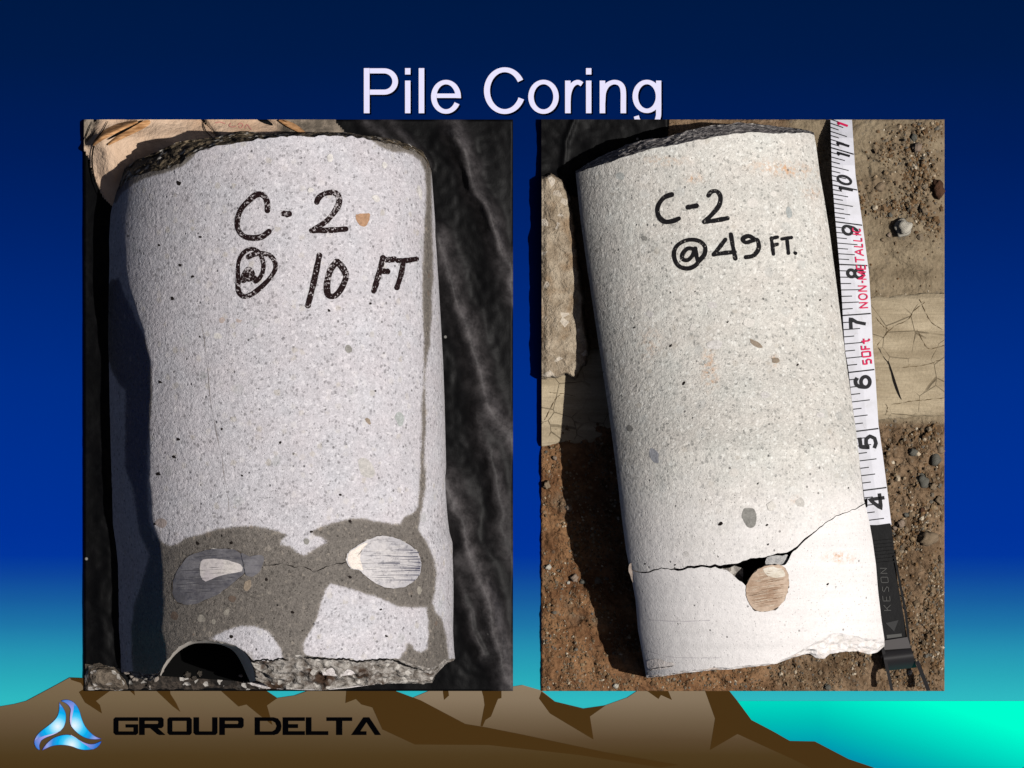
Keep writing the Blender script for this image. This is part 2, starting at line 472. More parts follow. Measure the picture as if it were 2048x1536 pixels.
for out, fold, h1, h2 in blades:
    so_ = [tuple(p) for p in smooth_path(lg(out), 3, True)]
    c = np.mean(so_, 0)
    bl = panel("blade", so_, 4.15, 4.6, rim_mat, emb)
    P = np.array(so_); T = np.roll(P, -1, 0) - np.roll(P, 1, 0); T /= np.linalg.norm(T, axis=1, keepdims=True) + 1e-9
    N = np.stack([-T[:, 1], T[:, 0]], 1)
    a = 0.5 * np.sum(P[:, 0] * np.roll(P[:, 1], -1) - np.roll(P[:, 0], -1) * P[:, 1])
    ins = P + N * (0.75 if a > 0 else -0.75)
    (hx1, hy1), (hx2, hy2) = lg([h1, h2])
    panel("blade_face", [tuple(p) for p in ins], 4.7, 5.0, dist_mat("emblem_face", hx1, hy1, HOT, 62), bl)
    sf = smooth_path(lg(fold), 3, True)
    Pf = np.array(sf); cf = Pf
    Tf = np.roll(Pf, -1, 0) - np.roll(Pf, 1, 0); Tf /= np.linalg.norm(Tf, axis=1, keepdims=True) + 1e-9
    Nf = np.stack([-Tf[:, 1], Tf[:, 0]], 1)
    a = 0.5 * np.sum(Pf[:, 0] * np.roll(Pf[:, 1], -1) - np.roll(Pf[:, 0], -1) * Pf[:, 1])
    insf = Pf + Nf * (0.8 if a > 0 else -0.8)
    panel("blade_fold", [tuple(p) for p in insf], 5.1, 5.4, dist_mat("emblem_fold", hx2, hy2, FOLD, 66), bl)

# ------------------------------------------------------------------ materials of the photographed things
def concrete(name, base, fleck_w, fleck_d, wetcol=None, slurry=None, seedshift=0.0, flecks=1.0):
    m = NT(name, 0.85, 0.25)
    mp = m.n("ShaderNodeMapping"); m.put(mp.inputs[0], m.co); mp.inputs['Location'].default_value = (seedshift, seedshift * 1.7, 0)
    co = mp.outputs[0]
    wv_ = m.n("ShaderNodeTexNoise"); m.put(wv_.inputs['Vector'], co); wv_.inputs['Scale'].default_value = 700; wv_.inputs['Detail'].default_value = 2
    wsub = m.n("ShaderNodeVectorMath", operation='SUBTRACT'); m.put(wsub.inputs[0], wv_.outputs['Color']); wsub.inputs[1].default_value = (0.5, 0.5, 0.5)
    wmul = m.n("ShaderNodeVectorMath", operation='SCALE'); m.put(wmul.inputs[0], wsub.outputs[0]); wmul.inputs[3].default_value = 0.0022
    wadd = m.n("ShaderNodeVectorMath", operation='ADD'); m.put(wadd.inputs[0], co); m.put(wadd.inputs[1], wmul.outputs[0])
    cw = wadd.outputs[0]
    n_low = m.noise(28, 3, 0.6, co)
    n_mid = m.noise(160, 3, 0.6, co)
    n_fin = m.noise(1500, 2, 0.7, co)
    n_grn = m.noise(560, 2, 0.6, co)
    v1 = m.vor(600, cw); r1 = m.sepc(v1.outputs['Color'], 0); g1 = m.sepc(v1.outputs['Color'], 1)
    near1 = m.step(v1.outputs['Distance'], 0.60, 0.30)
    v2 = m.vor(240, cw); r2 = m.sepc(v2.outputs['Color'], 0); g2 = m.sepc(v2.outputs['Color'], 1)
    near2 = m.step(v2.outputs['Distance'], 0.46, 0.28)
    v3 = m.vor(115, cw); r3 = m.sepc(v3.outputs['Color'], 0); g3 = m.sepc(v3.outputs['Color'], 2)
    near3 = m.step(v3.outputs['Distance'], 0.36, 0.25)
    col = m.gain(base, m.math('MULTIPLY_ADD', n_low, 0.26, 0.87))
    col = m.gain(col, m.math('MULTIPLY_ADD', n_fin, 0.9, 0.55))
    col = m.gain(col, m.math('MULTIPLY_ADD', n_grn, 0.62, 0.69))
    col = m.gain(col, m.math('MULTIPLY_ADD', n_mid, 0.24, 0.88))
    f_w = m.math('MULTIPLY', near1, m.step(r1, 0.70, 0.95))
    col = m.mix(m.math('MULTIPLY', f_w, 0.7 * flecks), col, fleck_w)
    f_d = m.math('MULTIPLY', near1, m.step(r1, 0.26, 0.06))
    col = m.mix(m.math('MULTIPLY', f_d, 0.66 * flecks), col, fleck_d)
    f2 = m.math('MULTIPLY', near2, m.step(r2, 0.72, 0.86))
    col = m.mix(m.math('MULTIPLY', f2, 0.55), col, m.mix(g2, fleck_w, (0.40, 0.365, 0.31, 1)))
    f3 = m.math('MULTIPLY', near3, m.step(r3, 0.74, 0.88))
    col = m.mix(m.math('MULTIPLY', f3, 0.42), col, m.mix(g3, fleck_w, (0.30, 0.31, 0.30, 1)))
    tint = m.mix(m.noise(60, 2, 0.5, co), (1.05, 0.985, 0.97, 1), (0.95, 1.01, 1.03, 1))
    col = m.mix(0.7, col, m.mix(1.0, col, tint, 'MULTIPLY'))
    # air pits
    v4 = m.vor(330, co); r4 = m.sepc(v4.outputs['Color'], 1)
    pit = m.math('MULTIPLY', m.step(v4.outputs['Distance'], 0.24, 0.10), m.step(r4, 0.89, 0.95))
    v5 = m.vor(900, co); r5 = m.sepc(v5.outputs['Color'], 1)
    pit2 = m.math('MULTIPLY', m.step(v5.outputs['Distance'], 0.35, 0.15), m.step(r5, 0.80, 0.88))
    allpit = m.math('MAXIMUM', pit, m.math('MULTIPLY', pit2, 0.45))
    if slurry:
        sn = m.math('ADD', m.attr("slurry"), m.math('MULTIPLY_ADD', m.noise(70, 4, 0.6, co), 0.5, -0.25))
        sf = m.step(sn, 0.15, 1.0)
        streak = m.noise(60, 3, 0.6, m.stretch(0.35, 6.0, 0.35, 0.16))
        scol = m.gain(slurry, m.math('MULTIPLY_ADD', streak, 0.22, 0.87))
        scol = m.gain(scol, m.math('MULTIPLY_ADD', n_fin, 0.16, 0.92))
        col = m.mix(m.math('MULTIPLY', sf, 0.8), col, scol)
        band = m.noise(26, 3, 0.6, m.stretch(0.15, 3.2, 0.15, 0.13))
        col = m.gain(col, m.math('MULTIPLY_ADD', band, 0.22, 0.89))
        rn = m.attr("rust")
        rf = m.math('MULTIPLY', rn, m.step(m.noise(420, 3, 0.7, co), 0.42, 0.66))
        col = m.mix(rf, col, C(196, 150, 108))
    col = m.mix(m.math('MULTIPLY', allpit, 0.62), col, C(66, 61, 60))
    hb = m.math('MULTIPLY_ADD', n_fin, 0.5, m.math('MULTIPLY', m.noise(430, 4, 0.65, co), 1.3))
    hb = m.math('SUBTRACT', hb, m.math('MULTIPLY', allpit, 1.2))
    if slurry: hb = m.math('MULTIPLY', hb, m.math('MULTIPLY_ADD', sf, -0.65, 1.0))
    rough = None
    if wetcol:
        wn_ = m.math('ADD', m.attr("wet"), m.math('ADD', m.math('MULTIPLY_ADD', m.noise(110, 4, 0.65, co), 0.55, -0.275), m.math('MULTIPLY_ADD', n_fin, 0.7, -0.35)))
        wf = m.step(wn_, 0.35, 0.65)
        wc = m.gain(wetcol, m.math('MULTIPLY_ADD', n_fin, 1.6, 0.2))
        wc = m.gain(wc, m.math('MULTIPLY_ADD', n_grn, 0.9, 0.55))
        wc = m.gain(wc, m.math('MULTIPLY_ADD', n_low, 0.5, 0.75))
        wc = m.mix(m.math('MULTIPLY', m.math('MULTIPLY', near1, m.step(r1, 0.8, 0.95)), 0.4), wc, C(160, 150, 138))
        wc = m.mix(m.math('MULTIPLY', f_d, 0.5), wc, C(50, 46, 42))
        wc = m.mix(m.math('MULTIPLY', m.math('MULTIPLY', near2, m.step(r2, 0.93, 0.94)), 0.6), wc, m.mix(g2, C(158, 150, 140), C(104, 84, 70)))
        wc = m.mix(m.math('MULTIPLY', allpit, 0.9), wc, C(26, 22, 20))
        deep = m.step(m.math('ADD', m.attr("wet"), m.math('MULTIPLY_ADD', n_low, 0.6, -0.3)), 0.55, 1.0)
        wc = m.gain(wc, m.math('MULTIPLY_ADD', deep, -0.26, 1.14))
        col = m.mix(wf, col, wc)
        rough = m.math('MULTIPLY_ADD', wf, -0.22, 0.85)
    m.done(col, rough, m.bump(hb, 0.7, 0.0008))
    return m.m

dry_left = concrete("concrete_left", C(183, 180, 184), C(210, 207, 210), C(112, 109, 112), wetcol=C(109, 103, 97))
con_right = concrete("concrete_right", C(194, 191, 184), C(226, 225, 219), C(122, 122, 118), slurry=C(228, 224, 223), seedshift=3.3)

def broken(name, c1, c2, c3, bs=0.9):
    m = NT(name, 0.9, 0.2)
    n1 = m.noise(260, 4, 0.7); n2 = m.noise(70, 3, 0.6)
    v = m.vor(420); r = m.sepc(v.outputs['Color'], 0)
    col = m.mix(m.step(n1, 0.36, 0.64), c1, c2)
    col = m.mix(m.step(n2, 0.52, 0.66), col, c3)
    col = m.mix(m.math('MULTIPLY', m.step(r, 0.86, 0.9), 0.6), col, C(200, 195, 188))
    h = m.math('ADD', n1, m.math('MULTIPLY', v.outputs['Distance'], 0.6))
    return m.done(col, None, m.bump(h, bs, 0.0016))
brk_top_left = broken("break_dark_mortar", C(44, 38, 32), C(104, 92, 74), C(138, 122, 100))
brk_bot_left = broken("break_damp_grey", C(100, 93, 86), C(160, 155, 149), C(64, 48, 37))
brk_top_right = broken("break_dark_grey", C(96, 92, 92), C(140, 135, 133), C(84, 80, 79))
brk_crack = broken("break_crack_face", C(110, 104, 100), C(160, 154, 148), C(134, 120, 108))
brk_bot_right = broken("break_pale", C(214, 208, 204), C(232, 228, 226), C(222, 204, 190), 0.5)

def stone_mat(name, c, c2=None):
    m = NT(name, 0.85, 0.2); n = m.noise(420, 4, 0.7); n2 = m.noise(1500, 2, 0.6)
    col = m.mix(m.step(n, 0.3, 0.7), c, c2 or tuple(0.72 * q for q in c[:3]) + (1,))
    return m.done(m.gain(col, m.math('MULTIPLY_ADD', n2, 0.7, 0.65)), None, m.bump(n, 0.6, 0.0008))

def ink(name, col, under, holes):
    m = NT(name, 0.8, 0.05)
    n = m.noise(900, 3, 0.7); n2 = m.noise(150, 2, 0.5)
    f = m.step(m.math('ADD', n, m.math('MULTIPLY', n2, 0.35)), holes, holes + 0.07)
    return m.done(m.mix(f, col, under))
ink_left = ink("marker_ink_left", C(30, 19, 20), C(172, 166, 168), 0.745)
ink_right = ink("marker_ink_right", C(26, 25, 27), C(150, 146, 140), 0.81)

# ------------------------------------------------------------------ core sample builder
def jagged(pl, amp, seed, step=4):
    xs = np.arange(pl[0][0], pl[-1][0] + 1, step); ys = itp(pl, xs)
    return [(a, b) for a, b in zip(xs, ys + (fbm(xs / 11.0, xs * 0 + seed, seed, 3) - 0.5) * amp * 2)]

class Core:
    """a core lying on its side: left and right outline along the length, height of the axis, section shape"""
    def __init__(s, L, R, c, k=0.9, q=1.0, flank=None):
        s.k = k; s.q = q; s.fl = flank
        s.L = np.array(L, float); s.R = np.array(R, float); s.cl = c
    def mid(s, y):
        l = np.interp(y, s.L[:, 0], s.L[:, 1]); r = np.interp(y, s.R[:, 0], s.R[:, 1])
        return (l + r) / 2, (r - l) / 2
    def c(s, y):
        return itp(s.cl, y)
    def prof(s, t, y):
        z = np.sqrt(np.maximum(0, 1 - (s.q * t) ** 2))
        if s.fl:                                     # flank shaped flat and steep to fall into its own shadow
            s0 = np.minimum(itp(s.fl, y) + 0.035 * (fbm(np.asarray(y) / 60.0, np.asarray(y) * 0 + 2.0, 301, 3) - 0.5), -0.6); z0 = np.sqrt(np.maximum(0, 1 - s0 ** 2))
            zf = z0 * (t + 1) / (s0 + 1)
            w = sstep(-0.05, 0.035, s0 - t)             # rounded, not a knife edge
            z = z * (1 - w) + np.minimum(zf, z) * w
        return s.k * z
    def Hn(s, x, y):
        m, h = s.mid(y); t = np.clip((x - m) / h, -1, 1)
        return s.c(y) + h * s.prof(t, y)
    def H(s, x, y):
        return float(s.Hn(np.float64(x), np.float64(y)))
    def grid(s, Tp, Bp, nu, nv, rough=0.6, seed=1, low=10):
        ph = np.concatenate([np.linspace(-180, -90, low, endpoint=False), np.linspace(-90, 90, nu), np.linspace(90, 180, low + 1)[1:]])
        ph = np.radians(ph)
        v = np.linspace(0, 1, nv)
        PH, VV = np.meshgrid(ph, v)
        sn = np.sin(PH)
        y = 300 + VV * 1000.0
        for _ in range(5):
            m, h = s.mid(y)
            x = m + h * sn
            y = itp(Tp, x) * (1 - VV) + itp(Bp, x) * VV
        m, h = s.mid(y)
        x = m + h * sn
        up = np.abs(PH) <= math.pi / 2 + 1e-6
        z = np.where(up, s.c(y) + h * s.prof(sn, y), s.c(y) + s.k * h * np.cos(PH))
        cs = np.maximum(np.cos(PH), 0)
        d = (fbm(x / 14, y / 14, seed, 3) - 0.5) * rough * 2 + (fbm(x / 90, y / 90, seed + 5, 2) - 0.5) * rough * 4
        z = z + d * cs
        z = np.where(up, z, np.maximum(z, s.c(y) - 0.75 * h))
        return x, y, z, ph

def grid_faces(nr, nc, closed=False):
    f = []
    for i in range(nr - 1):
        for j in range(nc - 1):
            a = i * nc + j
            f.append((a, a + nc, a + nc + 1, a + 1))
    return f

def cap_geo(x, y, z, outer, zlow, rows, jx, jz, seed, flip=False, sel=None, drop=None):
    """broken end: from the rim row (x,y,z) out to the outer outline at height zlow;
    drop = depth of a sloping rubble shelf before the end falls away to zlow"""
    if sel is not None: x, y, z = x[sel], y[sel], z[sel]
    yo = itp(outer, x)
    vs_ = []
    n = len(x)
    for k in range(rows + 1):
        t = k / rows
        n1 = fbm(x / 20 + 9, np.full(n, t * 5.0) + seed, seed, 4) - 0.5
        n2 = fbm(x / 9 + 50, np.full(n, t * 9.0) + seed, seed + 3, 3) - 0.5
        env = math.sin(math.pi * t) if k else 0.0
        e2 = 0 if k == 0 else 1
        yy = y + (yo - y) * t + (n1 * jx * 2 * env + n2 * jx * 0.7 * e2)
        if drop is None: zz = z + (zlow - z) * (t ** 0.9) + (n1 + n2) * jz * env * 2
        else: zz = z - drop * t + (n1 * 1.6 + n2 * 1.2) * jz * e2 * min(1, 4 * t)
        vs_.append(Va(x, yy, np.maximum(zz, zlow)))
    if drop is not None:
        for zz in (60.0, zlow): vs_.append(Va(x, yy - np.sign(np.mean(yo - y)) * 3.0, np.minimum(zz, np.maximum(z - drop, zlow))))
    v = np.concatenate(vs_)
    f = []
    for k in range(len(vs_) - 1):
        for j in range(n - 1):
            a = k * n + j
            q = (a, a + 1, a + n + 1, a + n)
            f.append(q if not flip else q[::-1])
    return v, f

def smooth_poly(pts, n=4): return [tuple(p) for p in smooth_path(pts, n, True)]

def patch(name, poly, H, eps, mat, parent, rings=6, jag=0.0, sink=1.5, seed=3, smooth_n=4, dome=0.0):
    P = np.array(smooth_poly(poly, smooth_n) if smooth_n else poly, float)
    if jag:
        rr = np.random.default_rng(seed); P = P + rr.normal(0, jag, P.shape)
    c = P.mean(0)
    v = []; f = []
    n = len(P)
    v.append(V(c[0], c[1], H(c[0], c[1]) + eps + dome))
    for k in range(1, rings + 1):
        r = k / rings
        for p in P:
            q = c + (p - c) * r
            v.append(V(q[0], q[1], H(q[0], q[1]) + eps + dome * (1 - r * r)))
    for p in P:
        v.append(V(p[0], p[1], H(p[0], p[1]) + eps))
    for p in P:
        q = c + (p - c) * 1.004
        v.append(V(q[0], q[1], H(q[0], q[1]) - sink))
    for j in range(n): f.append((0, 1 + (j + 1) % n, 1 + j))
    for k in range(rings + 1):
        if k == rings - 1: continue          # the rim starts afresh, so the edge stays crisp
        o_ = 1 + k * n + (0 if k < rings - 1 else 0)
        for j in range(n):
            a = o_ + j; b = o_ + (j + 1) % n
            f.append((a, b, b + n, a + n))
    return mesh_obj(name, v, f, mat, parent, True)

def stroke(path, w, H, eps, n=6, seed=0):
    sp = smooth_path(path, n)
    rr = np.random.default_rng(seed)
    ph = rr.uniform(0, 6, 3)
    return ribbon_geo(sp, lambda t: w * (1 + 0.07 * math.sin(9 * t + ph[0]) + 0.05 * math.sin(23 * t + ph[1])), H, eps, cap='round', nw=3)

def inked(strokes, w, H, mat, parent, seed):
    mb = MB()
    for q, s in enumerate(strokes):
        ww = w
        if isinstance(s, tuple): s, ww = s
        ww = ww * 1.32
        mb.add(*stroke(s, ww, H, 0.9 + 0.12 * q, seed=seed + q))
    return mb.build("marker_character", mat, parent)

# ================================================================== LEFT: plastic sheet, sack, soil, core
LX0, LX1, LY0, LY1 = 168.0, 1026.0, 239.0, 1382.0
def height_slab(name, x0, x1, y0, y1, step, hfn, mat, attrs_fn=None, parent=None, base=0.3):
    xs = np.linspace(x0, x1, int((x1 - x0) / step) + 1); ys = np.linspace(y0, y1, int((y1 - y0) / step) + 1)
    X, Y = np.meshgrid(xs, ys)
    Z = hfn(X, Y)
    nr, nc = X.shape
    v = Va(X, Y, Z).reshape(-1, 3)
    f = [(a, a + nc, a + nc + 1, a + 1) for i in range(nr - 1) for a in range(i * nc, i * nc + nc - 1)]
    # skirt down to the board
    ring = [j for j in range(nc)] + [i * nc + nc - 1 for i in range(1, nr)] + [(nr - 1) * nc + j for j in range(nc - 2, -1, -1)] + [i * nc for i in range(nr - 2, 0, -1)]
    n0 = len(v)
    lowv = Va(X.ravel()[ring], Y.ravel()[ring], base)
    v = np.concatenate([v, lowv])
    m = len(ring)
    for k in range(m):
        k2 = (k + 1) % m
        f.append((ring[k], ring[k2], n0 + k2, n0 + k))
    at = None
    if attrs_fn:
        at = {k: np.concatenate([a.ravel(), a.ravel()[ring]]) for k, a in attrs_fn(X, Y, Z).items()}
    return mesh_obj(name, v, f, mat, parent, True, at)

ridges = [([(905, 235), (930, 300), (960, 390), (985, 450), (1010, 520), (1032, 600)], 34, 17),
          ([(868, 470), (900, 560), (930, 640), (952, 730), (985, 810), (1030, 890)], 30, 22),
          ([(893, 960), (925, 1060), (950, 1150), (985, 1240), (1010, 1330), (1030, 1390)], 38, 24),
          ([(735, 235), (765, 275), (800, 330)], 18, 12), ([(775, 235), (800, 270), (850, 330)], 16, 10),
          ([(960, 820), (985, 930), (1005, 1060), (1030, 1130)], 20, 20), ([(905, 1110), (930, 1210), (960, 1310)], 18, 14)]
def sheet_h(X, Y):
    wob = (fbm(X / 60, Y / 60, 4, 3) - 0.5) * 30
    h = 5 + 9 * fbm(X / 45, Y / 80, 2, 4) + 3 * fbm(X / 9, Y / 9, 8, 2)
    for pl, a, w in ridges:
        d = line_dist(pl, X + wob, Y)
        h = h + a * np.exp(-(d / w) ** 2)
    edge = np.minimum(np.minimum(X - LX0, LX1 - X), np.minimum(Y - LY0, LY1 - Y))
    return 5 + (h - 5) * (0.35 + 0.65 * sstep(0, 45, edge))
def sheet_a(X, Y, Z):
    wob = (fbm(X / 60, Y / 60, 4, 3) - 0.5) * 30
    d = np.zeros_like(X)
    for pl, a, w in ridges:
        d = np.maximum(d, np.exp(-(line_dist(pl, X + wob, Y) / (w * 1.1)) ** 2) * min(1, a / 32))
    return {"dusty_sheen": d * sstep(300, 700, X)}  # dust that also paints the fold highlights lighter along the ridges
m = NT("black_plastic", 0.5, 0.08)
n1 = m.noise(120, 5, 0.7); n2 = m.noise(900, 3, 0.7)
dn = m.math('MULTIPLY', m.attr("dusty_sheen"), m.math('MULTIPLY_ADD', m.step(m.math('ADD', n1, m.math('MULTIPLY', n2, 0.2)), 0.4, 0.9), 0.8, 0.2))
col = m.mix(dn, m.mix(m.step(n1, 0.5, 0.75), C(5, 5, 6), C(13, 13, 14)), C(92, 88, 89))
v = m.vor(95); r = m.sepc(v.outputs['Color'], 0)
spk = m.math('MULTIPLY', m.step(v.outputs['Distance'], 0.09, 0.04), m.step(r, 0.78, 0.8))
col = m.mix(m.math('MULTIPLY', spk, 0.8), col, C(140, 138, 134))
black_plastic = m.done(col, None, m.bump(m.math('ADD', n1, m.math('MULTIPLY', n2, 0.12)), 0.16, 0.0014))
sheet = height_slab("plastic_sheet", LX0, LX1, LY0, LY1, 5, sheet_h, black_plastic, sheet_a)
tag(sheet, "black dusty plastic sheet with diagonal folds under the left concrete core", "sheet")

# paper sack behind the left core
sackpoly = [(168, 239), (668, 239), (690, 262), (676, 285), (560, 330), (420, 370), (300, 400), (262, 420), (228, 415), (208, 398), (190, 360), (178, 318), (168, 300)]
def sack_h(X, Y):
    d = sdf(sackpoly, X, Y)
    h = 10 + 26 * sstep(0, 40, d) + 9 * fbm(X / 70, Y / 50, 31, 3) + 5 * (np.sin((X * 0.8 - Y) / 18.0 + 3 * fbm(X / 50, Y / 50, 5, 2)) * 0.5 + 0.5)
    for pl, a, w in (([(405, 239), (425, 265), (452, 285)], -16, 4), ([(165, 296), (215, 270), (290, 236)], 14, 7), ([(520, 236), (575, 272)], -12, 8), ([(190, 240), (172, 290)], -12, 6)):
        h = h + a * np.exp(-(line_dist(pl, X, Y) / w) ** 2)
    return h
xs = np.arange(168, 700, 4.0); ys = np.arange(239, 424, 4.0)
X, Y = np.meshgrid(xs, ys); Dm = sdf(sackpoly, X, Y)
idx = -np.ones(X.shape, int); vs_ = []; fs = []; tone = []
keep = Dm > -3
Zs = np.where(Dm > 0, sack_h(X, Y), 7)
k = 0
for i in range(X.shape[0]):
    for j in range(X.shape[1]):
        if keep[i, j]:
            idx[i, j] = k; k += 1; vs_.append(V(X[i, j], Y[i, j], Zs[i, j]))
            xx, yy = X[i, j], Y[i, j]
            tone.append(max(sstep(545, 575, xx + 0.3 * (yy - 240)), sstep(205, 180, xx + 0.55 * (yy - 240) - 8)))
for i in range(X.shape[0] - 1):
    for j in range(X.shape[1] - 1):
        q = (idx[i, j], idx[i + 1, j], idx[i + 1, j + 1], idx[i, j + 1])
        if min(q) >= 0: fs.append(q)
m = NT("sack_paper", 0.9, 0.15)
n1 = m.noise(40, 4, 0.6); n2 = m.noise(500, 3, 0.6)
col = m.mix(m.step(n1, 0.3, 0.7), C(178, 148, 122), C(204, 178, 154))
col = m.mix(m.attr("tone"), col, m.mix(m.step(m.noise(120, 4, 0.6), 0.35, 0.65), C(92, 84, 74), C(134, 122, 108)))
col = m.gain(col, m.math('MULTIPLY_ADD', n2, 0.2, 0.9))
sack_mat = m.done(col, None, m.bump(m.math('ADD', m.noise(75, 5, 0.65), m.math('MULTIPLY', n2, 0.12)), 0.7, 0.004))
sack = empty("paper_sack", 400, 300, 5, "crumpled beige paper sack behind the top of the left concrete core", "sack")
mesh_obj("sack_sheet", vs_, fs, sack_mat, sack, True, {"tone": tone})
m = NT("kraft_paper", 0.85, 0.2)
nk = m.noise(160, 3, 0.6, m.stretch(1, 5, 1, 0.6))
kraft = m.done(m.mix(m.step(nk, 0.3, 0.7), C(140, 98, 60), C(196, 150, 106)), None, m.bump(nk, 0.4, 0.001))
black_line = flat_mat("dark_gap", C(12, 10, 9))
def lifted(path, w, h0, h1, mat, name, parent, n=8):
    """curled strip: one edge low on the sack, the other lifted"""
    sp = np.array(smooth_path(path, n)); T = np.gradient(sp, axis=0); T /= np.linalg.norm(T, axis=1, keepdims=True)
    N = np.stack([-T[:, 1], T[:, 0]], 1)
    v = []; f = []; m_ = len(sp); K = 5
    for i in range(m_):
        t = i / (m_ - 1); ww = w * (0.25 + 0.75 * math.sin(math.pi * min(max(t, 0.05), 0.95)))
        for k in range(K + 1):
            u = k / K; q = sp[i] + N[i] * ww * (u - 0.5)
            q[1] = max(q[1], LY0); q[0] = max(q[0], LX0)
            v.append(V(q[0], q[1], float(sack_h(np.array([q[0]]), np.array([q[1]]))[0]) + h0 + (h1 - h0) * math.sin(u * 2.4)))
    for i in range(m_ - 1):
        for k in range(K):
            a = i * (K + 1) + k; f.append((a, a + 1, a + K + 2, a + K + 1))
    return mesh_obj(name, v, f, mat, parent, True)
lifted([(186, 290), (205, 272), (240, 254), (275, 243)], 17, 2, 11, kraft, "torn_flap", sack)
lifted([(216, 289), (250, 268), (290, 248), (300, 242)], 14, 2, 8, kraft, "torn_flap", sack)
lifted([(558, 240), (585, 252), (612, 268)], 12, 2, 9, kraft, "torn_flap", sack)
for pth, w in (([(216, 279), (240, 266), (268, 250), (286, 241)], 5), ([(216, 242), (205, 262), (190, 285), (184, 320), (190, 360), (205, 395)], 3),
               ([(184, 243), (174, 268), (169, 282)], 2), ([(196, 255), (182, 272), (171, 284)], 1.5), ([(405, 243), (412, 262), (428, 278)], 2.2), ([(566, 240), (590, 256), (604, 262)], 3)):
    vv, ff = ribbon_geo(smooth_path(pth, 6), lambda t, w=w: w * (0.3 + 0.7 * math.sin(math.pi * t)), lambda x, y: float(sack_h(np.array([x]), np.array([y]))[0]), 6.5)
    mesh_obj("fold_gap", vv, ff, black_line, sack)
redprint = flat_mat("faded_red_print", C(188, 128, 118))
mbp = MB()
HS = lambda x, y: float(sack_h(np.array([x]), np.array([y]))[0])
for st in ([(462, 246), (458, 251), (464, 254), (472, 252)], [(476, 250), (481, 246), (486, 250), (482, 256), (477, 253)], [(490, 256), (494, 249), (499, 255), (503, 259)], [(430, 246), (440, 244), (450, 247)]):
    mbp.add(*ribbon_geo(smooth_path(st, 5), 1.8, HS, 1.6))
mbp.build("faded_print", redprint, sack)

# damp soil and chips at the foot of the left core
soil_dark = broken("damp_soil", C(38, 34, 31), C(70, 62, 55), C(28, 25, 23), 1.0)
soil_clod_mat = broken("grey_soil", C(76, 67, 58), C(108, 98, 86), C(52, 46, 40), 1.0)
def clod(name, poly, top, mat, seed, step=4.0, rgh=14, clip=None):
    P = np.array(poly); 
    xs = np.arange(P[:, 0].min() - 4, P[:, 0].max() + 5, step); ys = np.arange(P[:, 1].min() - 4, P[:, 1].max() + 5, step)
    if clip:
        xs = np.clip(xs, clip[0], clip[1]); ys = np.clip(ys, clip[2], clip[3]); xs = np.unique(xs); ys = np.unique(ys)
    X, Y = np.meshgrid(xs, ys)
    d = sdf(poly, X, Y) + (fbm(X / 18, Y / 18, seed, 3) - 0.5) * 9
    Z = np.where(d > 0, 4 + top * sstep(0, 26, d) ** 0.6 + rgh * (fbm(X / 22, Y / 22, seed + 2, 4) - 0.4) * sstep(0, 12, d), 2)
    keep = d > -4
    idx = -np.ones(X.shape, int); vs2 = []; f2 = []; k = 0
    for i in range(X.shape[0]):
        for j in range(X.shape[1]):
            if keep[i, j]: idx[i, j] = k; k += 1; vs2.append(V(X[i, j], Y[i, j], Z[i, j]))
    for i in range(X.shape[0] - 1):
        for j in range(X.shape[1] - 1):
            q = (idx[i, j], idx[i + 1, j], idx[i + 1, j + 1], idx[i, j + 1])
            if min(q) >= 0: f2.append(q)
    return mesh_obj(name, vs2, f2, mat, None, True)
o = clod("soil_clod", [(168, 1326), (200, 1322), (232, 1330), (250, 1350), (262, 1382), (168, 1382)], 26, soil_clod_mat, 41, 3, 16, (168, 1026, 239, 1381.5))
tag(o, "grey-brown clod of soil in the bottom left corner beside the left core", "soil")
o = clod("soil_clod", [(255, 1346), (330, 1338), (360, 1332), (420, 1334), (480, 1345), (540, 1362), (560, 1382), (250, 1382)], 16, soil_dark, 57, 3, 12, (168, 1026, 239, 1381.5))
tag(o, "dark damp soil under the round notch at the left core's foot", "soil")

# ---- the left core itself
coreL = Core(L=[(300, 232), (400, 226), (430, 221), (480, 218), (520, 219), (600, 217), (700, 216), (740, 218), (800, 219), (880, 221), (950, 223), (1050, 226), (1090, 232), (1130, 236), (1200, 237), (1260, 238), (1300, 241), (1400, 243)],
             R=[(260, 852), (310, 856), (330, 862), (370, 865), (440, 870), (500, 874), (580, 878), (650, 882), (720, 886), (800, 889), (880, 891), (960, 893), (1040, 896), (1065, 899), (1085, 905), (1130, 907), (1200, 907), (1260, 906), (1300, 908), (1317, 910), (1400, 910)], c=[(240, 12), (1400, 12)], flank=[(300, -0.93), (430, -0.93), (540, -0.90), (600, -0.85), (660, -0.79), (730, -0.75), (900, -0.765), (1040, -0.76), (1100, -0.74), (1200, -0.73), (1400, -0.72)])
LT = [(210, 402), (228, 396), (240, 375), (262, 357), (290, 345), (330, 338), (362, 326), (385, 308), (405, 299), (430, 292), (470, 287), (500, 282), (540, 276), (580, 273), (640, 272), (690, 272), (730, 276), (760, 284), (800, 291), (830, 304), (848, 318), (858, 332), (866, 352)]
LT2 = [(210, 400), (228, 388), (232, 362), (250, 336), (275, 318), (310, 305), (340, 290), (355, 284), (380, 280), (400, 277), (430, 274), (460, 267), (482, 261), (500, 264), (530, 268), (560, 267), (600, 266), (650, 264), (690, 265), (720, 270), (750, 272), (790, 280), (820, 288), (845, 302), (860, 325), (866, 348)]
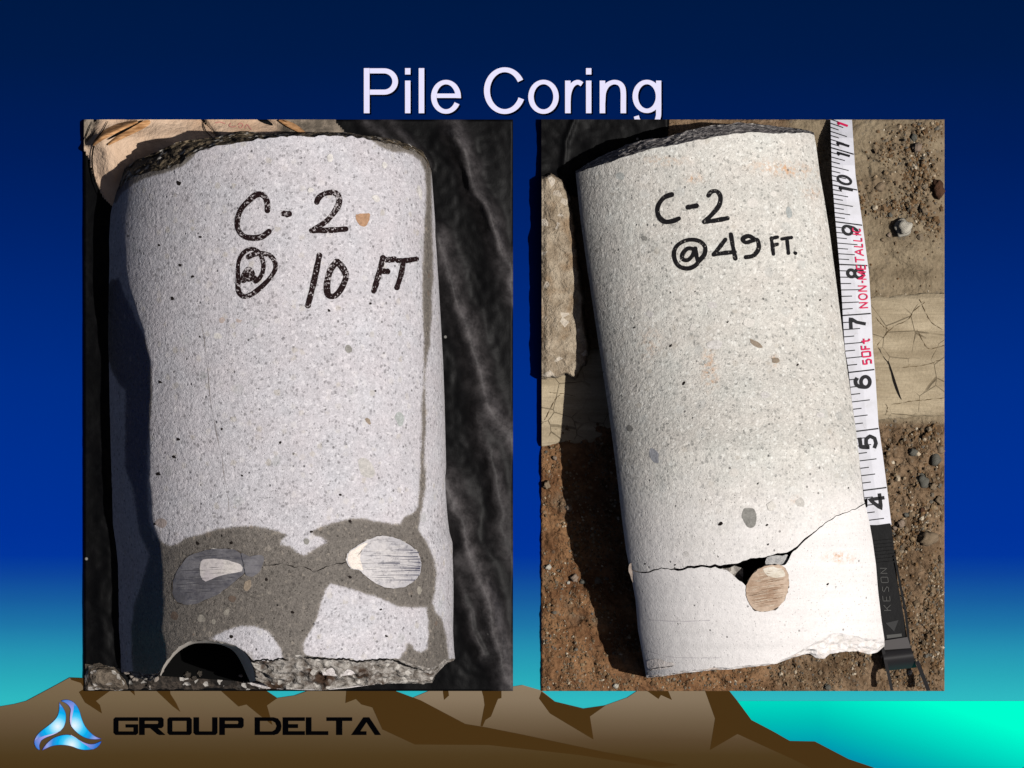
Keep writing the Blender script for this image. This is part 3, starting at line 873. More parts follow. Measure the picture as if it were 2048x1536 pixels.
LB = [(230, 1345), (243, 1345), (262, 1342), (300, 1349), (318, 1346), (325, 1335), (335, 1318), (345, 1305), (360, 1292), (380, 1282), (400, 1280), (430, 1282), (450, 1285), (470, 1291), (490, 1303), (505, 1320), (515, 1322), (545, 1321), (560, 1318), (600, 1309), (640, 1314), (665, 1316), (680, 1319), (700, 1316), (715, 1322), (730, 1320), (760, 1318), (790, 1317), (810, 1322), (830, 1330), (850, 1334), (860, 1337), (875, 1331), (890, 1318), (900, 1319), (912, 1316)]
LB2 = [(230, 1350), (243, 1352), (262, 1353), (300, 1362), (318, 1352), (326, 1333), (336, 1316), (346, 1303), (361, 1291), (380, 1281), (400, 1279), (430, 1281), (450, 1284), (470, 1290), (490, 1303), (503, 1330), (510, 1362), (525, 1366), (545, 1378), (600, 1378), (650, 1380), (690, 1375), (740, 1369), (800, 1367), (850, 1368), (865, 1366), (871, 1350), (885, 1336), (896, 1324), (912, 1320)]
wetL = [(238, 555), (250, 590), (268, 630), (285, 665), (297, 700), (303, 740), (305, 790), (302, 830), (299, 860), (296, 900), (295, 960), (296, 1010), (300, 1045), (312, 1070), (325, 1085), (340, 1092), (355, 1088), (375, 1075), (400, 1068), (430, 1058), (455, 1055), (485, 1052), (510, 1052), (540, 1058), (565, 1066), (577, 1070), (562, 1082), (562, 1090), (578, 1092), (590, 1103), (608, 1112), (630, 1098), (653, 1084), (640, 1074), (616, 1066), (640, 1055), (665, 1045), (700, 1038), (725, 1037), (755, 1042), (780, 1048), (800, 1048), (808, 1035), (825, 1025), (835, 1016), (838, 990), (840, 950), (842, 900), (845, 860), (843, 820), (845, 790), (848, 730), (848, 690), (846, 640), (845, 600), (845, 560), (846, 500), (850, 430), (852, 380), (850, 345), (840, 322), (825, 310), (805, 304), (790, 306), (775, 301), (760, 292), (740, 280), (700, 268), (700, 240), (870, 240), (880, 340),
        (864, 345), (863, 400), (865, 480), (866, 560), (864, 620), (862, 650), (860, 690), (853, 715), (850, 760), (851, 800), (852, 850), (850, 880), (848, 930), (851, 950), (852, 975), (846, 1000), (843, 1020), (840, 1040), (838, 1060), (850, 1080), (862, 1100), (870, 1125), (873, 1150), (870, 1180), (866, 1205), (872, 1225), (885, 1240), (893, 1270), (896, 1300), (901, 1330), (895, 1400), (230, 1400), (265, 1340), (263, 1300), (262, 1255), (268, 1215), (278, 1180), (290, 1140), (298, 1110), (290, 1090), (280, 1070), (276, 1050), (270, 1000), (262, 970), (250, 935), (249, 900), (250, 860), (252, 800), (250, 780), (235, 765), (222, 735), (205, 690), (205, 590), (222, 560)]
dry1 = [(660, 1167), (690, 1175), (725, 1185), (760, 1198), (800, 1213), (830, 1215), (852, 1215), (855, 1240), (858, 1270), (853, 1295), (842, 1305), (830, 1300), (825, 1290), (815, 1285), (812, 1300), (800, 1315), (770, 1330), (720, 1330), (680, 1327), (640, 1320), (610, 1312), (605, 1290), (620, 1265), (635, 1235), (640, 1215), (650, 1180)]
dry2 = [(420, 1278), (450, 1262), (480, 1253), (510, 1252), (535, 1262), (550, 1280), (562, 1300), (568, 1325), (545, 1330), (515, 1330), (500, 1310), (470, 1290), (440, 1282)]
wet_tl = [(200, 420), (232, 405), (245, 385), (262, 372), (290, 356), (330, 347), (362, 334), (385, 315), (400, 300), (470, 270), (470, 230), (200, 230)]
left = empty("core_sample", 560, 1340, 0, "pale grey concrete core marked C-2 @ 10 FT with dark damp patches and two cut bars", "core sample", "cored concrete samples")
x, y, z, ph = coreL.grid(jagged(LT, 3.5, 211), jagged(LB, 1.6, 213), 240, 340, 0.55, 3)
wet = 0.5 + sdf(wetL, x, y) / 18.0
for dpoly in (dry1, dry2): wet = np.minimum(wet, 0.5 - sdf(dpoly, x, y) / 18.0)
wet = np.maximum(wet, 0.5 + sdf(wet_tl, x, y) / 14.0)
wet = np.clip(wet, 0, 1)
nr, nc = x.shape
mesh_obj("core_body", Va(x, y, z).reshape(-1, 3), grid_faces(nr, nc), dry_left, left, True, {"wet": wet.ravel()})
HL = coreL.H
vv, ff = cap_geo(x[0], y[0], z[0], LT2, 2, 18, 6, 26, 5, flip=True, sel=slice(6, nc - 6), drop=70)
mesh_obj("broken_top", vv, ff, brk_top_left, left, True)
# bottom break: damp rubble face, stepping down below the lip
vv, ff = cap_geo(x[-1], y[-1], z[-1] - 1.0, LB2, 2, 26, 5, 20, 9, sel=slice(6, nc - 6), drop=46)
mesh_obj("broken_bottom", vv, ff, brk_bot_left, left, True)
# ledge pieces under the lip
ledge_mat = concrete("concrete_ledge", C(186, 180, 178), C(222, 218, 216), C(120, 114, 110), wetcol=None, seedshift=1.1)
lip_dark = flat_mat("lip_gap", C(14, 12, 11), 0.9, 0.1)
for poly, hh, mt in (([(612, 1322), (640, 1324), (668, 1326), (700, 1330), (722, 1333), (726, 1345), (700, 1350), (668, 1352), (646, 1350), (640, 1334), (616, 1332)], -26, ledge_mat),
                 ([(500, 1366), (540, 1372), (600, 1364), (650, 1362), (720, 1360), (760, 1364), (700, 1374), (640, 1380), (560, 1379), (515, 1374)], -150, ledge_mat),
                 ([(730, 1330), (760, 1326), (790, 1328), (800, 1338), (780, 1346), (745, 1346), (728, 1342)], -30, brk_bot_left),
                 ([(545, 1322), (575, 1316), (605, 1322), (612, 1334), (590, 1342), (560, 1338), (540, 1330)], -30, ledge_mat),
                 ([(725, 1350), (740, 1344), (748, 1354), (738, 1366), (726, 1362)], -60, broken("rusty_stone", C(120, 84, 56), C(150, 112, 80), C(96, 66, 44)))):
    patch("ledge", poly, lambda x, y, hh=hh: HL(x, min(y, 1316)) + hh, 6, mt, left, 4, 1.2, 70, seed=int(poly[0][0]), smooth_n=3, dome=4)
mbg = MB()
for pth, w in (([(612, 1316), (640, 1317), (670, 1319), (690, 1318), (712, 1323), (735, 1321), (765, 1319), (790, 1321), (812, 1331), (835, 1338)], 4.2),
               ([(505, 1324), (530, 1319), (545, 1322), (560, 1317), (575, 1321)], 4)):
    mbg.add(*ribbon_geo([(p[0], p[1] + 1.1 * math.sin(i * 2.1)) for i, p in enumerate(smooth_path(pth, 6))], lambda t, w=w: w * (0.5 + 0.5 * math.sin(3 + 17 * t) ** 2), lambda x, y: HL(x, y), 1.2))
mbg.build("lip_crack", lip_dark, left)
# sleeve lining the round notch
m = NT("sleeve_grey", 0.7, 0.3)
ns = m.noise(220, 3, 0.6)
sleeve_mat = m.done(m.mix(ns, C(150, 142, 134), C(214, 206, 196)), None, m.bump(ns, 0.3, 0.0006))
arch_o = [(320, 1350), (326, 1334), (336, 1317), (347, 1303), (362, 1291), (382, 1281), (405, 1279), (430, 1281), (452, 1285), (472, 1292), (488, 1303), (499, 1318), (507, 1338), (512, 1362)]
arch_i = [(322, 1352), (329, 1338), (340, 1322), (351, 1309), (366, 1297), (385, 1288), (405, 1286), (428, 1287), (446, 1291), (463, 1299), (475, 1312), (484, 1328), (492, 1346), (500, 1364)]
ao = smooth_path(arch_o, 5); ai = smooth_path(arch_i, 5)
v = []; f = []
for k, (p, q) in enumerate(zip(ao, ai)):
    h1 = HL(p[0], min(p[1], 1345)) - 4
    v += [V(p[0], p[1], h1 + 2), V(p[0] * .5 + q[0] * .5, p[1] * .5 + q[1] * .5, h1 - 20), V(q[0], q[1], h1 - 90), V(q[0], q[1] - 2, 3)]
for k in range(len(ao) - 1):
    for j in range(3):
        a = k * 4 + j; f.append((a, a + 1, a + 5, a + 4))
mesh_obj("duct_sleeve", v, f, sleeve_mat, left, True)
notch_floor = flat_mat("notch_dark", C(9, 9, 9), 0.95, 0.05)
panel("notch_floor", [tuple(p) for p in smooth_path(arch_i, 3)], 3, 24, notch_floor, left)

# cut steel bars in the left core
def steel(name, c1, c2, line, rot, rough=0.4, metal=0.0, dark=C(58, 58, 70)):
    m = NT(name, rough, 0.5)
    st = m.noise(520, 4, 0.7, m.stretch(0.06, 0.9, 1, rot)); st2 = m.noise(70, 4, 0.65); st3 = m.noise(900, 3, 0.7)
    col = m.mix(m.step(st2, 0.32, 0.68), c1, c2)
    col = m.gain(col, m.math('MULTIPLY_ADD', st3, 0.6, 0.7))
    col = m.mix(m.math('MULTIPLY', m.step(st, 0.5, 0.66), line), col, dark)
    return m.done(col, m.math('MULTIPLY_ADD', st, -0.3, rough + 0.15), m.bump(m.math('ADD', st, m.math('MULTIPLY', st3, 0.5)), 0.4, 0.0004), metal)
steelA = steel("steel_blue", C(84, 82, 86), C(116, 114, 118), 0.5, 0.02, 0.5)
steelB = steel("steel_bright", C(160, 158, 162), C(182, 178, 178), 0.5, 0.0, 0.5, 0.0)
steelS = steel("steel_highlight", C(188, 180, 182), C(204, 198, 192), 0.3, 0.03, 0.5, 0.0)
def joint(poly, H, parent, grow=1.045):
    P = np.array(smooth_poly(poly, 4)); c_ = P.mean(0)
    q = [tuple(c_ + (p - c_) * grow) for p in P]
    return patch("bar_joint", q, H, 0.5, joint_mat, parent, 6, 0.9, 1.0, seed=8, smooth_n=0)
joint_mat = broken("joint_dark", C(66, 60, 55), C(100, 92, 84), C(50, 45, 41))
JA = [(345, 1178), (349, 1155), (360, 1133), (376, 1113), (396, 1105), (420, 1099), (445, 1097), (468, 1100), (481, 1107), (487, 1128), (488, 1145), (470, 1163), (440, 1186), (412, 1199), (382, 1209), (357, 1205), (346, 1192)]
JB = [(693, 1115), (697, 1105), (705, 1098), (720, 1088), (740, 1078), (760, 1072), (780, 1073), (800, 1080), (820, 1090), (835, 1105), (842, 1125), (841, 1145), (835, 1155), (820, 1168), (800, 1175), (775, 1176), (750, 1166), (735, 1155), (717, 1140), (705, 1138), (695, 1128)]
joint(JA, HL, left, 1.022); joint(JB, HL, left, 1.012)
barA = patch("cut_steel_bar", [(345, 1178), (349, 1155), (360, 1133), (376, 1113), (396, 1105), (420, 1099), (445, 1097), (468, 1100), (481, 1107), (487, 1128), (488, 1145), (470, 1163), (440, 1186), (412, 1199), (382, 1209), (357, 1205), (346, 1192)], HL, 1.2, steelA, left, 8, 0.5)
patch("bright_spot", [(401, 1124), (414, 1118), (445, 1118), (466, 1124), (481, 1129), (484, 1142), (455, 1148), (432, 1154), (411, 1163), (401, 1150)], HL, 1.9, steelS, barA, 5, 0.2, smooth_n=2)  # lighter steel colour paints the highlight on the cut facet
patch("steel_lug", [(482, 1107), (500, 1112), (520, 1110), (528, 1116), (521, 1140), (506, 1153), (491, 1149), (489, 1130)], HL, 1.3, steelA, barA, 5, 0.3)
barB = patch("cut_steel_bar", [(693, 1115), (697, 1105), (705, 1098), (720, 1088), (740, 1078), (760, 1072), (780, 1073), (800, 1080), (820, 1090), (835, 1105), (842, 1125), (841, 1145), (835, 1155), (820, 1168), (800, 1175), (775, 1176), (750, 1166), (735, 1155), (717, 1140), (705, 1138), (695, 1128)], HL, 1.2, steelB, left, 8, 0.5)
patch("bright_spot", [(695, 1115), (699, 1105), (708, 1098), (722, 1090), (736, 1086), (724, 1100), (720, 1118), (726, 1140), (716, 1138), (705, 1136), (697, 1127)], HL, 1.9, stone_mat("steel_cream", C(222, 212, 202), C(206, 196, 188)), barB, 4, 0.3, smooth_n=2)
mbs = MB()
rr = np.random.default_rng(5)
for k, (xa, ya, xb) in enumerate([(770, 1112, 836), (790, 1099, 826), (748, 1126, 800), (760, 1136, 840), (782, 1142, 840), (775, 1150, 838), (770, 1160, 830), (812, 1106, 838), (800, 1119, 840), (815, 1131, 841), (820, 1124, 841), (822, 1138, 841)]):
    mbs.add(*ribbon_geo(seg(xa, ya, xb, ya + rr.uniform(-1, 2), 6), lambda t: 0.5 + 1.5 * t, HL, 2.0 + 0.05 * k))
mbs.build("scratch_lines", flat_mat("scratch_dark", C(70, 70, 86), 0.6, 0.2), barB)
def scratches(name, poly, n, tilt, H, eps, mat, parent, seed, bow=0.0, wmax=1.3):
    """fine saw marks lying within the outline of a cut bar"""
    rr = np.random.default_rng(seed); P = np.array(poly, float); mb = MB(); k = 0; tries = 0
    while k < n and tries < n * 60:
        tries += 1
        cx = rr.uniform(P[:, 0].min(), P[:, 0].max()); cy = rr.uniform(P[:, 1].min(), P[:, 1].max()); L_ = rr.uniform(10, 46)
        pts = [(cx + t * L_, cy + t * L_ * tilt + bow * t * t * L_) for t in np.linspace(-0.5, 0.5, 7)]
        q = np.array(pts)
        if sdf(poly, q[:, 0], q[:, 1]).min() < 2.5: continue
        w_ = rr.uniform(0.5, wmax)
        mb.add(*ribbon_geo(pts, lambda t, w_=w_: w_ * (0.2 + 0.8 * math.sin(math.pi * t)), H, eps + 0.02 * k, nw=1)); k += 1
    return mb.build(name, mat, parent)
scratch_light = flat_mat("scratch_light", C(196, 192, 190), 0.5, 0.3); scratch_mid = flat_mat("scratch_mid", C(66, 65, 70), 0.6, 0.2)
scratches("scratch_lines", JA, 34, -0.04, HL, 1.45, scratch_mid, barA, 51); scratches("scratch_lines", JA, 16, -0.04, HL, 1.5, stone_mat("scratch_pale", C(142, 140, 142)), barA, 52)
scratches("scratch_lines", JB, 40, 0.0, HL, 1.45, stone_mat("scratch_grey", C(128, 126, 132)), barB, 53, 0.02, 1.0); scratches("scratch_lines", JB, 22, 0.0, HL, 1.5, stone_mat("scratch_bright", C(206, 202, 200)), barB, 54)
def crack(path, w, H, eps, mat, name, parent, seed=0, jag=1.3, n=4):
    sp = np.array(smooth_path(path, n)); rr = np.random.default_rng(seed); sp = sp + rr.normal(0, jag * 0.45, sp.shape)
    vv, ff = ribbon_geo(sp, lambda t: w * (0.55 + 0.45 * math.sin(31 * t + seed)), H, eps)
    return mesh_obj(name, vv, ff, mat, parent)
crack_dark = flat_mat("crack_dark", C(24, 21, 20), 0.95, 0.1)
crack([(527, 1131), (545, 1130), (560, 1127), (575, 1131), (590, 1134), (605, 1133), (620, 1139), (628, 1143), (645, 1137), (660, 1131), (680, 1127), (694, 1124)], 2.0, HL, 1.0, crack_dark, "crack", left, 4)
crack([(398, 610), (404, 650), (410, 690), (415, 735), (420, 790), (428, 840), (436, 880), (444, 915), (448, 950), (455, 985), (458, 1020)], 1.2, HL, 0.9, flat_mat("hairline", C(132, 124, 120), 0.9, 0.1), "hairline_crack", left, 9, 0.6)
crack([(482, 1107), (485, 1120), (488, 1135), (491, 1149)], 1.6, HL, 2.4, flat_mat("seam_dark", C(52, 56, 66)), "seam", barA, 3, 0.3)

# marker writing
inked([[(535, 421), (534, 402), (525, 390), (512, 390), (497, 402), (482, 419), (475, 440.5), (477, 460), (489, 473), (508, 476), (525, 473), (538, 463)]], 8.6, HL, ink_left, left, 10)
inked([([(567, 427), (578, 428)], 9), ([(568, 429), (574, 431)], 6)], 8, HL, ink_left, left, 14)
inked([[(634, 404), (637, 397), (646, 389), (661, 385), (674, 388), (679, 402), (671, 421), (652, 443), (625, 461)], [(624, 461), (644, 461), (668, 460), (692, 458)]], 8.6, HL, ink_left, left, 18)
inked([([(477, 566), (476, 545), (477, 525), (485, 508), (500, 498), (514, 501), (523, 514), (527, 531), (524, 548), (514, 561), (503, 556), (498, 548)], 6.6),
       ([(487, 560), (491, 549), (498, 541), (503, 548), (498, 556)], 11), ([(503, 552), (512, 561)], 10),
       ([(497, 514), (510, 508), (525, 507), (540, 511), (549, 522), (551, 537), (543, 552), (532, 565), (518, 578), (503, 589), (489, 593), (479, 586), (476, 572), (476, 560)], 7.4)], 7, HL, ink_left, left, 22)
inked([[(639, 511), (632, 545), (624, 580), (616, 611)]], 9, HL, ink_left, left, 27)
inked([[(674, 523), (662, 538), (656, 557), (654, 575), (657, 590), (669, 592), (681, 580), (690, 562), (692, 549), (685, 535), (674, 523)]], 9.4, HL, ink_left, left, 31)
inked([[(766, 516), (760, 540), (754, 562), (748, 582)], [(768, 519), (778, 520), (789, 518)], [(762, 542), (775, 543)]], 8.6, HL, ink_left, left, 35)
inked([[(796, 521), (812, 521), (833, 518)], [(807, 524), (802, 550), (794, 575)]], 8, HL, ink_left, left, 39)

# embedded stones that can be told apart
def blob(cx, cy, rx, ry, rot, n=9, jag=0.16, seed=0):
    rr = np.random.default_rng(seed); out = []
    for k in range(n):
        a = 2 * math.pi * k / n; r = 1 + rr.uniform(-jag, jag)
        px, py = rx * math.cos(a) * r, ry * math.sin(a) * r
        out.append((cx + px * math.cos(rot) - py * math.sin(rot), cy + px * math.sin(rot) + py * math.cos(rot)))
    return out
tan_s = stone_mat("stone_tan", C(170, 134, 106)); grey_s = stone_mat("stone_grey", C(140, 138, 133)); pale_s = stone_mat("stone_pale", C(208, 204, 200))
green_s = stone_mat("stone_green", C(166, 170, 168)); brown_s = stone_mat("stone_brown", C(146, 132, 116)); pink_s = stone_mat("stone_pink", C(180, 166, 160))
rust_s = stone_mat("stone_rust", C(104, 90, 80)); damp_s = stone_mat("stone_damp", C(148, 142, 132)); blue_s = stone_mat("stone_blue", C(156, 157, 163))
patch("stone", [(711, 432), (716, 428), (728, 427), (739, 427), (739, 438), (734, 450), (727, 453), (717, 448)], HL, 0.7, tan_s, left, 3, 0.3, 0.6)
for cx, cy, rx, ry, ro, mt in ((697, 698, 9, 6, 1.2, grey_s), (648, 719, 8, 7, 0, grey_s), (800, 838, 9, 14, -0.2, green_s), (731, 934, 14, 22, -0.5, stone_mat("stone_mottled", C(186, 182, 178), C(160, 157, 154))),
                               (736, 842, 4, 8, -0.7, brown_s), (622, 380, 7, 5, 0, pale_s), (660, 316, 6, 8, 0, pale_s), (769, 330, 5, 7, 0, pale_s), (840, 385, 4, 14, -0.2, pale_s), (752, 397, 8, 6, 0.6, pale_s),
                               (478, 640, 6, 6, 0, pink_s), (444, 640, 6, 6, 0, pink_s), (322, 1046, 12, 10, 0.4, pink_s), (403, 1237, 8, 7, 0, damp_s), (453, 1224, 8, 5, -0.9, damp_s), (427, 1243, 4, 5, 0, damp_s),
                               (349, 1232, 8, 8, 0, rust_s), (839, 1181, 5, 8, 0, damp_s), (495, 1170, 7, 12, 0.4, brown_s), (436, 672, 9, 6, 0.2, pale_s), (695, 760, 10, 7, 0.4, pale_s), (613, 1083, 5, 6, 0, grey_s), (464, 1198, 8, 6, 0, rust_s)):
    patch("stone", blob(cx, cy, rx, ry, ro, seed=int(cx)), HL, 0.6, mt, left, 3, 0.2, 0.6, smooth_n=3)
pit_m = flat_mat("pit_dark", C(32, 27, 25), 0.95, 0.1)
for cx, cy, r in ((741, 607, 2.6), (658, 621, 3), (751, 782, 2.5), (681, 990, 3), (632, 876, 3.2), (700, 1042, 3.4), (462, 1290 - 17, 4), (762, 1219, 2.5), (585, 1224, 3.5), (533, 1159, 4), (395, 1086, 4), (462, 1086, 4), (345, 597, 4), (385, 553, 3), (400, 673, 2.5), (320, 764, 4), (360, 530, 3.5), (400, 474, 3), (316, 948, 4), (348, 914, 4), (356, 878, 4), (310, 1048, 3), (700, 1154, 3), (773, 1272, 2.8), (484, 951, 2.5), (358, 366, 5), (318, 490, 3), (443, 858, 3), (560, 885, 3), (623, 1063, 3)):
    patch("air_pit", blob(cx, cy, r, r * 0.8, 0.5, 7, 0.3, seed=int(cx + cy)), HL, 0.55, pit_m, left, 2, 0.2, 0.4, smooth_n=2)

# pale chips at the foot
chip_geo = None
def pebble_mesh(name, seed, sub=3, jag=0.17):
    import bmesh
    bm = bmesh.new(); bmesh.ops.create_icosphere(bm, subdivisions=sub, radius=1.0)
    rr = np.random.default_rng(seed); A = rr.normal(0, 1, (5, 3)); B = rr.uniform(-jag, jag, 5)
    for w in bm.verts:
        n = w.co.normalized(); k = 1.0
        for a_, b_ in zip(A, B): k += b_ * math.sin(3.4 * (n.x * a_[0] + n.y * a_[1] + n.z * a_[2]))
        w.co = n * k
    me = bpy.data.meshes.new(name); bm.to_mesh(me); bm.free()
    me.polygons.foreach_set("use_smooth", [True] * len(me.polygons))
    return me
PEB = [pebble_mesh("pebble_shape", s) for s in range(6)]
def pebble(name, px, py, z, rx, ry, rz, rot, mat, label, cat, group=None, k=0):
    me = PEB[k % 6].copy(); me.materials.clear(); me.materials.append(mat)
    o = bpy.data.objects.new(name, me); o.location = V(px, py, z)
    o.scale = (rx * S, ry * S, rz * S); o.rotation_euler = (0, 0, rot); COL.objects.link(o)
    return tag(o, label, cat, group)
chip_mat = stone_mat("chip_pale", C(168, 158, 148), C(120, 110, 102))
for k, (cx, cy, r) in enumerate(((254, 1344, 6), (264, 1350, 6), (276, 1347, 5), (268, 1358, 4), (284, 1352, 4), (273, 1360, 4), (299, 1373, 2.6), (481, 1351, 4), (312, 1358, 6), (324, 1341, 4), (375, 1350, 7), (400, 1347, 6), (388, 1356, 5))):
    pebble("concrete_chip", cx, cy, 26, r, r * 0.8, r * 0.7, k * 1.3, chip_mat if k < 10 else soil_clod_mat,
           "small pale concrete chip lying at the left core's foot", "chip", "chips at the left core's foot", k)

# ================================================================== RIGHT: ground, plank, lump, core, tape
RX0, RX1, RY0, RY1 = 1083.0, 1889.0, 239.0, 1382.0
crumb_lines = [([(1760, 300), (1800, 290), (1850, 260), (1889, 250)], 22), ([(1800, 280), (1850, 330), (1889, 330)], 30), ([(1730, 385), (1790, 350), (1830, 370), (1840, 420)], 24), ([(1850, 330), (1860, 420), (1889, 450)], 26), ([(1760, 420), (1810, 410), (1889, 430)], 18)]
def zones(X, Y):
    cr = np.zeros_like(X)
    for pl, w in crumb_lines: cr = np.maximum(cr, np.exp(-(line_dist(pl, X, Y) / w) ** 2))
    lower = sstep(838, 856, Y - 0.0 * X + 6 * (fbm(X / 12, Y / 12, 71, 3) - 0.5))
    mud = sstep(1560, 1600, X) * (1 - lower)
    return cr, lower, mud
def ground_h(X, Y):
    cr, lower, mud = zones(X, Y)
    soft = 5 + 10 * fbm(X / 70, Y / 50, 61, 3) + 12 * lower * (fbm(X / 24, Y / 20, 62, 3) - 0.45)
    grit = 13 * (fbm(X / 11, Y / 11, 63, 3) - 0.5) + 10 * (fbm(X / 30, Y / 26, 66, 3) - 0.5)
    amt = np.clip(lower * 1.0 + cr * 1.1 + 0.12, 0, 1.2)
    rightgrit = lower * sstep(1700, 1760, X) * sstep(1120, 980, Y)
    mudl = mud * (9 * (fbm(X / 34, Y / 24, 77, 4) - 0.5) - 7 * np.exp(-(line_dist([(1700, 300), (1745, 320), (1800, 352)], X, Y + 14 * (fbm(X / 20, Y / 20, 78, 2) - .5)) / 3.0) ** 2) - 8 * np.exp(-(line_dist([(1735, 330), (1742, 370), (1735, 400)], X, Y) / 2.5) ** 2) - 7 * np.exp(-(line_dist([(1770, 500), (1800, 530), (1850, 545)], X, Y + 12 * (fbm(X / 16, Y / 16, 79, 2) - .5)) / 3.0) ** 2))
    h = soft + mudl + grit * amt + 20 * (fbm(X / 10, Y / 10, 69, 3) - 0.45) * (cr + rightgrit) + 6 * cr
    # worn board edge lying under the soil on the left
    edge = np.minimum(np.minimum(X - RX0, RX1 - X), np.minimum(Y - RY0, RY1 - Y))
    return np.maximum(3.5, h * (0.5 + 0.5 * sstep(0, 25, edge)))
def ground_a(X, Y, Z):
    cr, lower, mud = zones(X, Y)
    red = lower * sstep(1560, 1380, X + 0.35 * (1150 - Y))
    return {"mud": mud, "crumb": cr, "red": red}
m = NT("soil", 0.95, 0.12)
n1 = m.noise(75, 4, 0.65); n2 = m.noise(420, 4, 0.7); n3 = m.noise(1400, 2, 0.6)
v = m.vor(480); r = m.sepc(v.outputs['Color'], 0); g = m.sepc(v.outputs['Color'], 1)
greyb = m.mix(m.step(n1, 0.35, 0.65), C(96, 77, 58), C(132, 110, 87))
redb = m.mix(m.step(n1, 0.35, 0.65), C(100, 70, 47), C(136, 102, 72))
redb = m.mix(m.math('MULTIPLY', m.step(m.noise(45, 3, 0.6), 0.55, 0.7), 0.6), redb, C(104, 90, 74))
col = m.mix(m.attr("red"), greyb, redb)
mudc = m.mix(m.step(m.noise(50, 4, 0.6, m.stretch(1, 2.2, 1, 0.3)), 0.3, 0.7), C(112, 99, 80), C(140, 126, 104))
col = m.mix(m.attr("mud"), col, mudc)
col = m.mix(m.math('MULTIPLY', m.attr("crumb"), 0.55), col, C(112, 94, 74))
col = m.gain(col, m.math('MULTIPLY_ADD', n2, 0.7, 0.65))
peb = m.math('MULTIPLY', m.step(v.outputs['Distance'], 0.5, 0.38), m.step(r, 0.84, 0.88))
col = m.mix(m.math('MULTIPLY', peb, 0.45), col, m.mix(g, C(150, 132, 108), C(84, 80, 74)))
hb = m.math('ADD', n2, m.math('MULTIPLY', v.outputs['Distance'], -0.5))
bs = m.n("ShaderNodeBump"); m.put(bs.inputs['Height'], hb); bs.inputs['Distance'].default_value = 0.0018
m.put(bs.inputs['Strength'], m.math('MULTIPLY_ADD', m.attr("mud"), -0.3, 1.0))
soil_mat = m.done(col, None, bs.outputs[0])
ground = height_slab("ground", RX0, RX1, RY0, RY1, 4, ground_h, soil_mat, ground_a)
tag(ground, "brown gritty soil and dried tan mud under the right concrete core", "ground", kind="structure")

def H_ground(x, y): return float(ground_h(np.array([x], float), np.array([y], float))[0])

# loose grit: too many and too small to count
def grit(n):
    mb_v = []; mb_f = []
    base = np.array([(1, 0, -.3), (-.5, .87, -.3), (-.5, -.87, -.3), (.5, .5, .45), (-.7, 0, .5), (.4, -.6, .4), (0, 0, .75)])
    fc = [(0, 1, 3), (1, 4, 3), (1, 2, 4), (2, 5, 4), (2, 0, 5), (0, 3, 5), (3, 4, 6), (4, 5, 6), (5, 3, 6)]
    cnt = 0
    while cnt < n:
        N = 4000
        X = RNG.uniform(RX0 + 4, RX1 - 4, N); Y = RNG.uniform(RY0 + 4, RY1 - 4, N)
        cr, lower, mud = zones(X, Y)
        rg = lower * sstep(1690, 1760, X)
        p = np.clip(0.02 + lower * 0.4 + cr * 1.0 + rg * 0.6, 0, 1) * np.clip(3.2 * fbm(X / 46, Y / 46, 88, 4) - 1.05, 0.05, 1.4)
        hit = RNG.uniform(0, 1, N) < p
        X = X[hit]; Y = Y[hit]; crh = cr[hit] + rg[hit]
        Z = ground_h(X, Y)
        R = RNG.lognormal(0.62, 0.42, len(X)) * (1 + 0.35 * crh)
        R = np.minimum(R, 7.5)
        A = RNG.uniform(0, 6.28, len(X))
        for x_, y_, z_, r_, a_ in zip(X, Y, Z, R, A):
            if cnt >= n: break
            ca, sa = math.cos(a_), math.sin(a_); k0 = len(mb_v)
            sx, sy, sz = RNG.uniform(.7, 1.25, 3)
            for bx, by, bz in base:
                qx, qy = bx * sx * r_, by * sy * r_
                mb_v.append(V(x_ + qx * ca - qy * sa, y_ + qx * sa + qy * ca, z_ + r_ * 0.25 + bz * r_ * sz))
            mb_f.extend([(i + k0, k_ + k0, j + k0) for i, j, k_ in fc])
            cnt += 1
    return mb_v, mb_f
m = NT("grit", 0.9, 0.2)
ri = m.n("ShaderNodeNewGeometry").outputs['Random Per Island']
gc = m.ramp(ri, [(0.0, C(86, 66, 46)), (0.3, C(118, 92, 64)), (0.5, C(98, 84, 68)), (0.7, C(132, 112, 86)), (0.85, C(96, 94, 88)), (0.93, C(150, 130, 104)), (1.0, C(184, 172, 152))])
grit_mat = m.done(gc)
gv, gf = grit(17000)
o = mesh_obj("soil_grit", gv, gf, grit_mat)
tag(o, "loose brown grit scattered over the soil beside the right core", "grit", kind="stuff")

# dark sheet added as painted shade in the corner behind the core
shade_poly = [(1083.0, 238.6), (1336, 238.6), (1338, 262), (1330, 300), (1200, 370), (1160, 400), (1120, 380), (1083.5, 368)]
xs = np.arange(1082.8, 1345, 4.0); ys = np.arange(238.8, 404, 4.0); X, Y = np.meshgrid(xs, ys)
d = sdf(shade_poly, np.maximum(X, 1086), np.maximum(Y, 242)); Zq = 13 + 9 * fbm(X / 40, Y / 30, 131, 4) + 5 * np.exp(-(line_dist([(1150, 236), (1132, 280), (1126, 345)], X, Y) / 5) ** 2)
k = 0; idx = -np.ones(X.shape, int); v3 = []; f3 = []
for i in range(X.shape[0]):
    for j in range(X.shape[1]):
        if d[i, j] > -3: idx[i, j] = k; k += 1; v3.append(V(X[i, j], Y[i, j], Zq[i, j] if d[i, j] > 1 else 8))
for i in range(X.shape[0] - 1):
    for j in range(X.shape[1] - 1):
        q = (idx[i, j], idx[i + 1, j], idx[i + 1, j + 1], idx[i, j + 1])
        if min(q) >= 0: f3.append(q)
